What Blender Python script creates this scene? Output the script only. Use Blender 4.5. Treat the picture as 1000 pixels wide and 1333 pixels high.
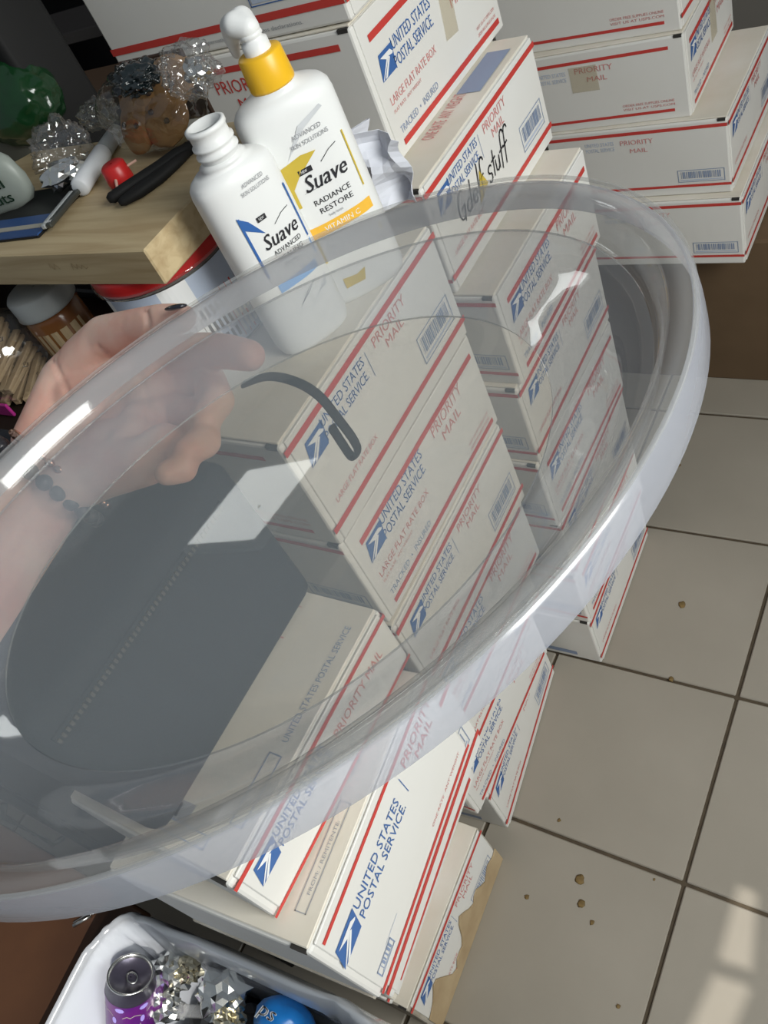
import bpy, bmesh, math, random
from mathutils import Vector, Matrix, noise
random.seed(7)
C = bpy.context.scene.collection
S = bpy.context.scene
for o in list(bpy.data.objects): bpy.data.objects.remove(o)

# ------------------------------------------------------------------ camera
H = 1.43
FPX = 1096.81
RM = Matrix(((0.82392, -0.14556, 0.54769), (0.4435, 0.76726, -0.46327), (-0.35278, 0.6246, 0.69672)))
CAM = Vector((0, 0, H))
cd = bpy.data.cameras.new('camera'); cam = bpy.data.objects.new('camera', cd); C.objects.link(cam)
cd.sensor_fit = 'VERTICAL'; cd.sensor_height = 24.0; cd.lens = FPX / 1333.0 * 24.0
cd.clip_start = 0.02
cam.matrix_world = Matrix.Translation(CAM) @ RM.to_4x4()
S.camera = cam
# ------------------------------------------------------------------ world, light, exposure
w = bpy.data.worlds.new('world'); S.world = w; w.use_nodes = True
w.node_tree.nodes['Background'].inputs[0].default_value = (0.80, 0.90, 1.0, 1)
w.node_tree.nodes['Background'].inputs[1].default_value = 0.24
def area(name, loc, target, sx, sy, power, col=(1, 1, 1)):
    l = bpy.data.lights.new(name, 'AREA'); l.shape = 'RECTANGLE'; l.size = sx; l.size_y = sy; l.energy = power; l.color = col
    o = bpy.data.objects.new(name, l); C.objects.link(o); o.location = loc
    o.rotation_euler = (Vector(target) - Vector(loc)).to_track_quat('-Z', 'Y').to_euler(); return o
area('window_daylight', (1.22, 0.22, 1.80), (-0.5, 0.30, 0.8), .9, 1.0, 45, (.985, 1, .97))
area('ceiling_lamp', (-3.55, 1.89, 2.59), (-3.55, 1.89, 0), .62, .56, 5.5, (.95, 1, 1))
SUN = Vector((0.70, -0.27, 0.70)).normalized()
sl = bpy.data.lights.new('sun', 'SUN'); sl.energy = 4.0; sl.angle = 0.006; sl.color = (1, .96, .9)
so = bpy.data.objects.new('sun', sl); C.objects.link(so); so.rotation_euler = SUN.to_track_quat('Z', 'Y').to_euler()
vs = S.view_settings; vs.view_transform = 'Standard'; vs.look = 'None'; vs.gamma = 1; vs.use_curve_mapping = False
vs.exposure = -0.14

# ------------------------------------------------------------------ helpers
def ray(u, v): return RM @ Vector((u - 500, -(v - 666.5), -FPX))
def atz(u, v, z):
    r = ray(u, v); return CAM + r * ((z - H) / r.z)
def aty(u, v, y):
    r = ray(u, v); return CAM + r * (y / r.y)
def atd(u, v, d): return CAM + ray(u, v) * (d / FPX)

def mat(name, col, rough=.6, metal=0, noise_amt=0, noise_scale=20, col2=None, bump=0, bscale=60, coat=0, spec=None):
    m = bpy.data.materials.new(name); m.use_nodes = True; nt = m.node_tree; b = nt.nodes['Principled BSDF']
    b.inputs['Base Color'].default_value = (*col, 1); b.inputs['Roughness'].default_value = rough; b.inputs['Metallic'].default_value = metal
    b.inputs['Coat Weight'].default_value = coat
    if spec is not None: b.inputs['Specular IOR Level'].default_value = spec
    tc = nt.nodes.new('ShaderNodeTexCoord')
    if noise_amt:
        n = nt.nodes.new('ShaderNodeTexNoise'); n.inputs['Scale'].default_value = noise_scale; n.inputs['Detail'].default_value = 5
        nt.links.new(tc.outputs['Object'], n.inputs['Vector'])
        r = nt.nodes.new('ShaderNodeValToRGB'); c2 = col2 or tuple(c * .7 for c in col)
        r.color_ramp.elements[0].position = .5 - .5 * (1 - noise_amt) ; r.color_ramp.elements[1].position = .75
        r.color_ramp.elements[0].color = (*c2, 1); r.color_ramp.elements[1].color = (*col, 1)
        nt.links.new(n.outputs['Fac'], r.inputs['Fac']); nt.links.new(r.outputs['Color'], b.inputs['Base Color'])
    if bump:
        n2 = nt.nodes.new('ShaderNodeTexNoise'); n2.inputs['Scale'].default_value = bscale; nt.links.new(tc.outputs['Object'], n2.inputs['Vector'])
        bp = nt.nodes.new('ShaderNodeBump'); bp.inputs['Strength'].default_value = bump; bp.inputs['Distance'].default_value = .002
        nt.links.new(n2.outputs['Fac'], bp.inputs['Height']); nt.links.new(bp.outputs['Normal'], b.inputs['Normal'])
    return m

def clear_mat(name, veil, tint=(1, 1, 1), vcol=(.85, .87, .9), gloss=.06, rough=.08, bump=0, bscale=12, transl=.5):
    m = bpy.data.materials.new(name); m.use_nodes = True; nt = m.node_tree; nt.nodes.clear()
    N = nt.nodes.new; L = nt.links.new
    out = N('ShaderNodeOutputMaterial'); tr = N('ShaderNodeBsdfTransparent'); tr.inputs[0].default_value = (*tint, 1)
    df = N('ShaderNodeBsdfDiffuse'); df.inputs[0].default_value = (*vcol, 1)
    tl = N('ShaderNodeBsdfTranslucent'); tl.inputs[0].default_value = (*vcol, 1)
    mx0 = N('ShaderNodeMixShader'); mx0.inputs[0].default_value = transl; L(df.outputs[0], mx0.inputs[1]); L(tl.outputs[0], mx0.inputs[2])
    mx = N('ShaderNodeMixShader'); mx.inputs[0].default_value = veil; L(tr.outputs[0], mx.inputs[1]); L(mx0.outputs[0], mx.inputs[2])
    gl = N('ShaderNodeBsdfGlossy'); gl.inputs['Roughness'].default_value = rough
    lw = N('ShaderNodeLayerWeight'); lw.inputs['Blend'].default_value = .5
    pw = N('ShaderNodeMath'); pw.operation = 'POWER'; pw.inputs[1].default_value = 4; L(lw.outputs['Facing'], pw.inputs[0])
    ml = N('ShaderNodeMath'); ml.operation = 'MULTIPLY_ADD'; ml.inputs[1].default_value = gloss * 5; ml.inputs[2].default_value = gloss * .8; L(pw.outputs[0], ml.inputs[0])
    mx2 = N('ShaderNodeMixShader'); L(ml.outputs[0], mx2.inputs[0]); L(mx.outputs[0], mx2.inputs[1]); L(gl.outputs[0], mx2.inputs[2])
    if bump:
        tc = N('ShaderNodeTexCoord'); n = N('ShaderNodeTexNoise'); n.inputs['Scale'].default_value = bscale
        L(tc.outputs['Object'], n.inputs['Vector']); bp = N('ShaderNodeBump'); bp.inputs['Strength'].default_value = bump; bp.inputs['Distance'].default_value = .01
        L(n.outputs['Fac'], bp.inputs['Height']); L(bp.outputs['Normal'], gl.inputs['Normal']); L(bp.outputs['Normal'], lw.inputs['Normal'])
    L(mx2.outputs[0], out.inputs[0]); return m

M = {}
M['white_card'] = mat('white_card', (.80, .80, .775), .55, noise_amt=.45, noise_scale=3.2, col2=(.73, .71, .66))
M['cream_card'] = mat('cream_card', (.80, .77, .70), .6, noise_amt=.4, noise_scale=9, col2=(.68, .62, .50))
M['dirty_card'] = mat('dirty_card', (.62, .60, .54), .7, noise_amt=.5, noise_scale=14, col2=(.30, .25, .18))
M['red'] = mat('red_ink', (.58, .055, .045), .5)
M['pale_red'] = mat('pale_red_ink', (.66, .27, .26), .5)
M['blue'] = mat('blue_ink', (.05, .14, .38), .5)
M['grey_blue'] = mat('grey_blue_ink', (.26, .33, .48), .5)
M['pale_blue'] = mat('pale_blue_ink', (.50, .57, .70), .5)
M['ink'] = mat('black_ink', (.02, .02, .025), .5)
M['white_ink'] = mat('white_ink', (.85, .86, .86), .5)
M['dark'] = mat('dark_gap', (.03, .028, .025), .9)
M['brown_card'] = mat('brown_card', (.15, .095, .05), .75, noise_amt=.5, noise_scale=8, col2=(.11, .068, .034))
M['torn_card'] = mat('torn_card', (.52, .40, .24), .85, noise_amt=.5, noise_scale=18, col2=(.38, .27, .15), bump=.4)
M['tape'] = clear_mat('tape', .35, (1, .97, .9), (.62, .57, .47), .05, .25)
M['dark_tape'] = mat('dark_tape', (.09, .08, .06), .35)
M['tile'] = mat('tile', (.375, .34, .285), .36, noise_amt=.5, noise_scale=4, col2=(.315, .285, .235))
M['grout'] = mat('grout', (.10, .075, .045), .9, noise_amt=.5, noise_scale=40, col2=(.06, .045, .03))
M['stain'] = mat('stain', (.25, .16, .05), .7, noise_amt=.5, noise_scale=90, col2=(.12, .08, .03))
M['wall'] = mat('wall', (.30, .28, .25), .9)
M['pine'] = None
M['plastic_white'] = mat('white_plastic', (.82, .83, .82), .38, spec=.4)
M['yellow'] = mat('yellow_plastic', (.88, .50, .02), .35)
M['gold'] = mat('gold_ink', (.62, .46, .06), .4)
M['orange'] = mat('orange_ink', (.92, .52, .06), .4)
M['label_blue'] = mat('label_blue', (.04, .14, .42), .4)
M['light_blue'] = mat('light_blue_ink', (.20, .42, .78), .4)
M['grey_ink'] = mat('grey_ink', (.35, .36, .38), .5)
M['silver_grad'] = mat('silver_ink', (.62, .64, .66), .4)
M['navy'] = mat('navy_fabric', (.020, .025, .036), .8, noise_amt=.5, noise_scale=60, col2=(.014, .017, .024), bump=.3, bscale=500)
M['zip'] = mat('zip_teeth', (.16, .15, .13), .4, .6)
M['black'] = mat('black_plastic', (.012, .012, .013), .4, spec=.25)
M['black_rubber'] = mat('black_rubber', (.014, .014, .014), .6, spec=.15)
M['steel'] = mat('steel', (.62, .62, .60), .25, 1)
M['foil'] = mat('foil', (.85, .85, .82), .18, 1)
M['darkwood'] = mat('dark_wood', (.078, .032, .012), .6, noise_amt=.6, noise_scale=7, col2=(.045, .017, .007))
M['table_dark'] = mat('table_dark', (.022, .014, .009), .6, spec=.2)
M['red_plastic'] = mat('red_plastic', (.55, .02, .02), .35)
M['skin'] = None
M['nail'] = mat('nail_polish', (.010, .012, .022), .15, coat=.6)
M['bead'] = mat('dark_bead', (.035, .035, .042), .35)
M['rose'] = mat('rose_gold', (.70, .42, .32), .25, 1)
M['cello'] = clear_mat('cellophane', .05, (.96, .96, .96), (.7, .7, .7), .16, .06, bump=.8, bscale=26)
M['cello_dark'] = clear_mat('cellophane_smoky', .03, (.93, .93, .90), (.4, .42, .4), .12, .07, bump=.8, bscale=22)
M['green_film'] = mat('green_film', (.005, .034, .010), .22, coat=.3, bump=.25, bscale=30)
M['dark_film'] = mat('dark_film', (.008, .014, .016), .15, coat=.4, bump=.2, bscale=40)
M['cookie'] = mat('cookie', (.33, .18, .065), .8, noise_amt=.6, noise_scale=30, col2=(.22, .11, .04), bump=.6, bscale=90)
M['choc'] = mat('choc_chip', (.04, .02, .012), .5)
M['bag_film'] = clear_mat('bin_liner', .58, (.95, .97, .99), (.82, .85, .9), .14, .2, transl=.35)
M['liner_dark'] = clear_mat('bin_liner_inner', .35, (.7, .72, .74), (.30, .32, .34), .25, .15)
M['bin'] = mat('bin_plastic', (.60, .62, .65), .4)
M['purple'] = mat('purple_print', (.13, .012, .16), .3, noise_amt=.5, noise_scale=40, col2=(.07, .01, .14))
M['can_dark'] = mat('can_dark', (.06, .055, .08), .3, .5)
M['lilac'] = mat('lilac_ink', (.35, .28, .70), .4)
M['bright_blue'] = mat('bright_blue_film', (.012, .20, .60), .3)
M['cream_wood'] = mat('clothespin_wood', (.55, .41, .25), .6, noise_amt=.5, noise_scale=50, col2=(.45, .32, .18))
M['magenta'] = mat('magenta_print', (.48, .03, .25), .4)
M['coral'] = mat('coral', (.9, .12, .06), .4)
M['paper'] = mat('white_paper', (.74, .76, .83), .7)
M['amber'] = mat('amber_jar', (.17, .055, .02), .2, noise_amt=.5, noise_scale=30, col2=(.22, .10, .03))
M['grey_lid'] = mat('grey_lid', (.34, .36, .36), .4)
M['pack_blue'] = mat('blue_packet', (.02, .07, .22), .4)
M['pack_beige'] = mat('beige_band', (.40, .38, .32), .5)
M['bluish_dark'] = mat('dark_blue_cloth', (.015, .03, .05), .8)
M['steel_dark'] = mat('brushed_dark', (.10, .105, .095), .38, .7)
M['lid_dish'] = clear_mat('clear_lid', .27, (.97, .94, .89), (.60, .69, .77), .055, .02, bump=.006, bscale=7, transl=.4)
M['lid_wall'] = clear_mat('clear_lid_wall', .30, (.96, .95, .93), (.62, .68, .75), .075, .03, bump=.03, bscale=20, transl=.4)
M['lid_rim'] = clear_mat('clear_lid_rim', .20, (.96, .955, .94), (.74, .76, .78), .07, .06, transl=.4)
M['lid_skirt'] = clear_mat('frosty_lid_skirt', .36, (.95, .95, .97), (.68, .71, .78), .10, .15, transl=.4)
M['lid_label'] = clear_mat('pale_label', .80, (.9, .95, .95), (.80, .85, .85), .08, .25, transl=.3)

def wood_mat():
    m = bpy.data.materials.new('pine'); m.use_nodes = True; nt = m.node_tree; b = nt.nodes['Principled BSDF']; N = nt.nodes.new; L = nt.links.new
    tc = N('ShaderNodeTexCoord'); mp = N('ShaderNodeMapping'); mp.inputs['Scale'].default_value = (1.2, 14, 20)
    n = N('ShaderNodeTexNoise'); n.inputs['Scale'].default_value = 5; n.inputs['Detail'].default_value = 8; n.inputs['Distortion'].default_value = .6
    r = N('ShaderNodeValToRGB'); r.color_ramp.elements[0].color = (.45, .33, .18, 1); r.color_ramp.elements[1].color = (.58, .46, .27, 1)
    r.color_ramp.elements[0].position = .35; r.color_ramp.elements[1].position = .62
    L(tc.outputs['Object'], mp.inputs[0]); L(mp.outputs[0], n.inputs['Vector']); L(n.outputs['Fac'], r.inputs[0]); L(r.outputs[0], b.inputs['Base Color'])
    b.inputs['Roughness'].default_value = .55; return m
M['pine'] = wood_mat()
def skin_mat():
    m = bpy.data.materials.new('skin'); m.use_nodes = True; nt = m.node_tree; b = nt.nodes['Principled BSDF']; N = nt.nodes.new; L = nt.links.new
    tc = N('ShaderNodeTexCoord'); n = N('ShaderNodeTexNoise'); n.inputs['Scale'].default_value = 22; n.inputs['Detail'].default_value = 4
    r = N('ShaderNodeValToRGB'); r.color_ramp.elements[0].color = (.80, .43, .34, 1); r.color_ramp.elements[1].color = (.86, .60, .49, 1)
    r.color_ramp.elements[0].position = .35; r.color_ramp.elements[1].position = .65
    L(tc.outputs['Object'], n.inputs['Vector']); L(n.outputs['Fac'], r.inputs[0]); L(r.outputs[0], b.inputs['Base Color'])
    b.inputs['Roughness'].default_value = .5; b.inputs['Subsurface Weight'].default_value = .12; b.inputs['Subsurface Scale'].default_value = .01
    n2 = N('ShaderNodeTexNoise'); n2.inputs['Scale'].default_value = 220; bp = N('ShaderNodeBump'); bp.inputs['Strength'].default_value = .12; bp.inputs['Distance'].default_value = .001
    L(tc.outputs['Object'], n2.inputs['Vector']); L(n2.outputs['Fac'], bp.inputs['Height']); L(bp.outputs[0], b.inputs['Normal'])
    return m
M['skin'] = skin_mat()

def ob(name, me, m=None, parent=None, label=None, smooth=False):
    o = bpy.data.objects.new(name, me); C.objects.link(o)
    if m is not None and not me.materials:
        me.materials.append(m)
    if parent is not None: o.parent = parent
    if label: o['label'] = label
    if smooth:
        for p in me.polygons: p.use_smooth = True
    return o
def thing(name, label, cat, loc=(0, 0, 0), rotz=0, group=None):
    o = bpy.data.objects.new(name, None); C.objects.link(o); o.location = loc; o.rotation_euler = (0, 0, rotz)
    o.empty_display_size = .02; o['label'] = label; o['category'] = cat
    if group: o['group'] = group
    return o
def tag(o, label, cat, group=None):
    o['label'] = label; o['category'] = cat
    if group: o['group'] = group
    return o
def mesh(name, v, f, smooth=False):
    me = bpy.data.meshes.new(name); me.from_pydata([tuple(p) for p in v], [], f); me.update()
    if smooth:
        for p in me.polygons: p.use_smooth = True
    return me
def bmesh_out(bm, name, smooth=False):
    me = bpy.data.meshes.new(name); bm.to_mesh(me); bm.free()
    if smooth:
        for p in me.polygons: p.use_smooth = True
    return me
def box(name, x0, x1, y0, y1, z0, z1, bev=0, seg=2):
    bm = bmesh.new(); bmesh.ops.create_cube(bm, size=1)
    bmesh.ops.scale(bm, vec=(x1 - x0, y1 - y0, z1 - z0), verts=bm.verts)
    bmesh.ops.translate(bm, vec=((x0 + x1) / 2, (y0 + y1) / 2, (z0 + z1) / 2), verts=bm.verts)
    if bev: bmesh.ops.bevel(bm, geom=list(bm.edges), offset=bev, segments=seg, affect='EDGES', profile=.5)
    return bmesh_out(bm, name, bool(bev) and seg > 2)
def loft(name, secs, n=40, cap=True):
    """secs: list of (z, a, b, exponent[, cx, cy])"""
    v = []; f = []
    for s in secs:
        z, a, b, e = s[:4]; cx, cy = (s[4], s[5]) if len(s) > 4 else (0, 0)
        for i in range(n):
            t = 2 * math.pi * i / n; c, q = math.cos(t), math.sin(t)
            v.append((cx + a * math.copysign(abs(c) ** (2 / e), c), cy + b * math.copysign(abs(q) ** (2 / e), q), z))
    for k in range(len(secs) - 1):
        for i in range(n):
            j = (i + 1) % n; f.append((k * n + i, k * n + j, (k + 1) * n + j, (k + 1) * n + i))
    if cap: f.append(tuple(range(n - 1, -1, -1))); f.append(tuple((len(secs) - 1) * n + i for i in range(n)))
    return mesh(name, v, f, True)
def lathe(name, prof, n=64, cap=False): return loft(name, [(z, max(r, 1e-5), max(r, 1e-5), 2) for r, z in prof], n, cap)
def tube(name, pts, r, n=8, flat=1.0):
    pts = [Vector(p) for p in pts]; v = []; f = []
    up = Vector((0, 0, 1))
    for i, p in enumerate(pts):
        t = (pts[min(i + 1, len(pts) - 1)] - pts[max(i - 1, 0)]).normalized()
        a = t.cross(up)
        if a.length < .1: a = t.cross(Vector((1, 0, 0)))
        a.normalize(); b = t.cross(a); rr = r[i] if isinstance(r, (list, tuple)) else r
        for k in range(n):
            q = 2 * math.pi * k / n; v.append(p + a * rr * math.cos(q) + b * rr * flat * math.sin(q))
    for i in range(len(pts) - 1):
        for k in range(n):
            j = (k + 1) % n; f.append((i * n + k, i * n + j, (i + 1) * n + j, (i + 1) * n + k))
    f.append(tuple(range(n - 1, -1, -1))); f.append(tuple((len(pts) - 1) * n + i for i in range(n)))
    return mesh(name, v, f, True)
def crumple(name, sx, sy, sz, amp=.35, freq=3.0, sub=3, seed=0, smooth=False, box_like=1.0):
    bm = bmesh.new(); bmesh.ops.create_icosphere(bm, subdivisions=sub, radius=1)
    for q in bm.verts:
        d = q.co.normalized()
        if box_like != 1.0:
            m_ = (abs(d.x) ** box_like + abs(d.y) ** box_like + abs(d.z) ** box_like) ** (1 / box_like); d0 = d / m_
        else: d0 = d
        k = 1 + amp * noise.noise(d * freq + Vector((seed * 7.3, seed, 3))) + amp * .5 * noise.noise(d * freq * 2.7 + Vector((seed, 9, seed * 3)))
        q.co = Vector((d0.x * k * sx, d0.y * k * sy, d0.z * k * sz))
    return bmesh_out(bm, name, smooth)
def remesh(name, segs, voxel=.002, smooth=6, fac=.5):
    """segs: list of (p0, r0, p1, r1) tapered capsules united into one smooth skin"""
    bm = bmesh.new()
    for p0, r0, p1, r1 in segs:
        p0 = Vector(p0); p1 = Vector(p1); d = p1 - p0; Ld = d.length; q = d.to_track_quat('Z', 'Y').to_matrix() if Ld > 1e-6 else Matrix.Identity(3)
        n = 16; rings = []
        for k in range(1, 6): a = -math.pi / 2 + k * math.pi / 12; rings.append((r0 * math.sin(a), r0 * math.cos(a)))
        rings.append((0, r0)); rings.append((Ld, r1))
        for k in range(1, 6): a = k * math.pi / 12; rings.append((Ld + r1 * math.sin(a), r1 * math.cos(a)))
        vs_ = [[bm.verts.new(p0 + q @ Vector((rr * math.cos(2 * math.pi * i / n), rr * math.sin(2 * math.pi * i / n), zz))) for i in range(n)] for zz, rr in rings]
        b0 = bm.verts.new(p0 + q @ Vector((0, 0, -r0))); b1 = bm.verts.new(p0 + q @ Vector((0, 0, Ld + r1)))
        for k in range(len(vs_) - 1):
            for i in range(n): j = (i + 1) % n; bm.faces.new((vs_[k][i], vs_[k][j], vs_[k + 1][j], vs_[k + 1][i]))
        for i in range(n):
            j = (i + 1) % n; bm.faces.new((b0, vs_[0][j], vs_[0][i])); bm.faces.new((b1, vs_[-1][i], vs_[-1][j]))
    me = bmesh_out(bm, 'tmp'); o = bpy.data.objects.new('tmp', me); C.objects.link(o)
    m1 = o.modifiers.new('r', 'REMESH'); m1.mode = 'VOXEL'; m1.voxel_size = voxel; m1.use_smooth_shade = True
    m2 = o.modifiers.new('s', 'SMOOTH'); m2.factor = fac; m2.iterations = smooth
    dg = bpy.context.evaluated_depsgraph_get(); out = bpy.data.meshes.new_from_object(o.evaluated_get(dg)); out.name = name
    bpy.data.objects.remove(o)
    for p in out.polygons: p.use_smooth = True
    return out

# ---- flat print: text, rects and polygons mapped onto a face
_tc = {}
def text2d(s):
    if s not in _tc:
        cu = bpy.data.curves.new('t', 'FONT'); cu.body = s; cu.size = 1; cu.resolution_u = 2
        o = bpy.data.objects.new('t', cu); C.objects.link(o); bpy.context.view_layer.update()
        me = bpy.data.meshes.new_from_object(o.evaluated_get(bpy.context.evaluated_depsgraph_get()))
        vv = [(q.co.x, q.co.y) for q in me.vertices]; ff = [tuple(p.vertices) for p in me.polygons]
        bpy.data.objects.remove(o); x0 = min(a for a, b in vv); x1 = max(a for a, b in vv)
        _tc[s] = ([((a - x0), b / .73) for a, b in vv], ff, (x1 - x0))
    return _tc[s]
class Print:
    def __init__(s): s.v = []; s.f = []; s.m = []; s.mats = []; s.g = []; s.gid = 0
    def slot(s, k):
        if k not in s.mats: s.mats.append(k)
        return s.mats.index(k)
    def poly(s, pts, k):
        b = len(s.v); s.v += list(pts); s.f.append(tuple(range(b, b + len(pts)))); s.m.append(s.slot(k)); s.gid += 1; s.g.append(s.gid); return s
    def rect(s, u0, v0, u1, v1, k): return s.poly([(u0, v0), (u1, v0), (u1, v1), (u0, v1)], k)
    def frame(s, u0, v0, u1, v1, t, k):
        s.rect(u0, v0, u1, v0 + t, k); s.rect(u0, v1 - t, u1, v1, k); s.rect(u0, v0, u0 + t, v1, k); s.rect(u1 - t, v0, u1, v1, k); return s
    def text(s, t, u, v, h, k, width=None, shear=0, rot=0, bold=0):
        s.gid += 1; vv, ff, W = text2d(t); sc = h; sx = (width / W) if width else h
        ca, sa = math.cos(rot), math.sin(rot)
        for db in ([0, bold] if bold else [0]):
            b = len(s.v)
            for a, c in vv:
                x = a * sx + shear * c * sc + db; y = c * sc; s.v.append((u + x * ca - y * sa, v + x * sa + y * ca))
            s.f += [tuple(i + b for i in q) for q in ff]; s.m += [s.slot(k)] * len(ff); s.g += [s.gid] * len(ff)
        return s
    def stroke(s, pts, t, k):
        for (a, b), (c, d) in zip(pts, pts[1:]):
            dx, dy = c - a, d - b; l = math.hypot(dx, dy) or 1; nx, ny = -dy / l * t / 2, dx / l * t / 2; ex, ey = dx / l * t * .3, dy / l * t * .3
            s.poly([(a - nx - ex, b - ny - ey), (c - nx + ex, d - ny + ey), (c + nx + ex, d + ny + ey), (a + nx - ex, b + ny - ey)], k)
        return s
    def parts(s, name, fn):
        out = []
        for g in sorted(set(s.g)):
            fs = [f for f, q in zip(s.f, s.g) if q == g]; ms = [m_ for m_, q in zip(s.m, s.g) if q == g]; used = sorted({i for f in fs for i in f}); ix = {o_: n_ for n_, o_ in enumerate(used)}
            me = mesh(name, [fn(*s.v[i]) for i in used], [tuple(ix[i] for i in f) for f in fs])
            me.materials.append(M[s.mats[ms[0]]]); out.append(me)
        return out
    def build(s, name, fn):
        me = mesh(name, [fn(*p) for p in s.v], s.f)
        for k in s.mats: me.materials.append(M[k])
        for p, i in zip(me.polygons, s.m): p.material_index = i
        return me
def emblem(P, u, v, h):
    P.poly([(u, v), (u + h * 1.25, v), (u + h * 1.5, v + h), (u + h * .25, v + h)], 'blue')
    for q in ([(.30, .84), (1.16, .84), (1.36, .66), (1.28, .60), (.95, .66), (.72, .62)], [(.72, .62), (.95, .66), (.10, .04), (.02, .04)], [(.95, .66), (1.02, .58), (.40, .04), (.22, .04)]):
        P.poly([(u + a * h, v + b * h, 1) for a, b in q], 'white_ink')
def bars(P, u0, v0, u1, v1, k='grey_blue'):
    P.frame(u0, v0, u1, v1, .0012, k); rr = random.Random(3); u = u0 + .006
    P.rect(u0 + .004, v0 + (v1 - v0) * .12, u1 - .004, v0 + (v1 - v0) * .2, 'pale_blue')
    while u < u1 - .006:
        wv = rr.choice((.0008, .0014, .0022)); P.rect(u, v0 + (v1 - v0) * .3, u + wv, v1 - (v1 - v0) * .15, k); u += wv + rr.choice((.0009, .0014, .002))

# ================================================================== SETTING
X0T, Y0T, T = -.248 - 4 * .331, .369 - 2 * .331, .331
fl = ob('floor', box('floor', -4.6, 1.7, -1.0, 3.2, -.05, -.004), M['grout']); fl['kind'] = 'structure'
tile_me = box('tile', .003, T - .003, .003, T - .003, -.008, 0, .0018, 1); tile_me.materials.append(M['tile'])
for i in range(9):
    for j in range(9):
        t = ob('tile', tile_me, None, fl); t.location = (X0T - T + i * T + random.uniform(-.0006, .0006), Y0T + j * T, random.uniform(-.0004, .0004))
wb = ob('wall_back', box('wall_back', -4.6, 1.7, 3.2, 3.3, -.05, 3.4), M['wall']); wb['kind'] = 'structure'
wl = ob('wall_left', box('wall_left', -4.7, -4.6, -1.0, 3.3, -.05, 3.4), M['wall']); wl['kind'] = 'structure'
ce = ob('ceiling', box('ceiling', -4.6, -2.6, -1.0, 3.2, 2.64, 2.70), M['wall']); ce['kind'] = 'structure'
cf = thing('ceiling_light', 'square ceiling light panel seen only as a reflection in the clear lid', 'light', (-3.55, 1.89, 2.60))
ob('housing', box('housing', -.34, .34, -.31, .31, .0, .04, .004, 1), M['plastic_white'], cf)
# right wall: two holes added and shaped to throw the sun patches on the floor
def wall_with_gaps():
    XW = 1.7; quads = []
    for q in ([(958, 1152), (986, 1162), (978, 1262), (932, 1248)], [(926, 1268), (978, 1284), (952, 1345), (888, 1350)]):
        pts = []
        for (u, v) in q:
            p = atz(u, v, 0); s = (XW - p.x) / SUN.x; pts.append((p.y + s * SUN.y, p.z + s * SUN.z))
        quads.append(pts)
    bm = bmesh.new()
    def loop(pts):
        vs_ = [bm.verts.new((XW, a, b)) for a, b in pts]; return [bm.edges.new((vs_[i], vs_[(i + 1) % len(vs_)])) for i in range(len(vs_))]
    es = loop([(-1.0, -.05), (3.3, -.05), (3.3, 4.2), (-1.0, 4.2)])
    for q in quads: es += loop(q)
    bmesh.ops.triangle_fill(bm, edges=es, use_beauty=True)
    g = bmesh.ops.extrude_face_region(bm, geom=list(bm.faces)); bmesh.ops.translate(bm, vec=(.004, 0, 0), verts=[e for e in g['geom'] if isinstance(e, bmesh.types.BMVert)])
    bmesh.ops.recalc_face_normals(bm, faces=bm.faces)
    return bmesh_out(bm, 'wall_right')
wr = ob('wall_right', wall_with_gaps(), M['wall']); wr['kind'] = 'structure'
wn = ob('window_1', box('window_1', 1.67, 1.695, -.18, .92, 1.12, 2.4, .004, 1), M['plastic_white']); wn['kind'] = 'structure'
# (window pane faces the room behind the daylight lamp)

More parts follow.
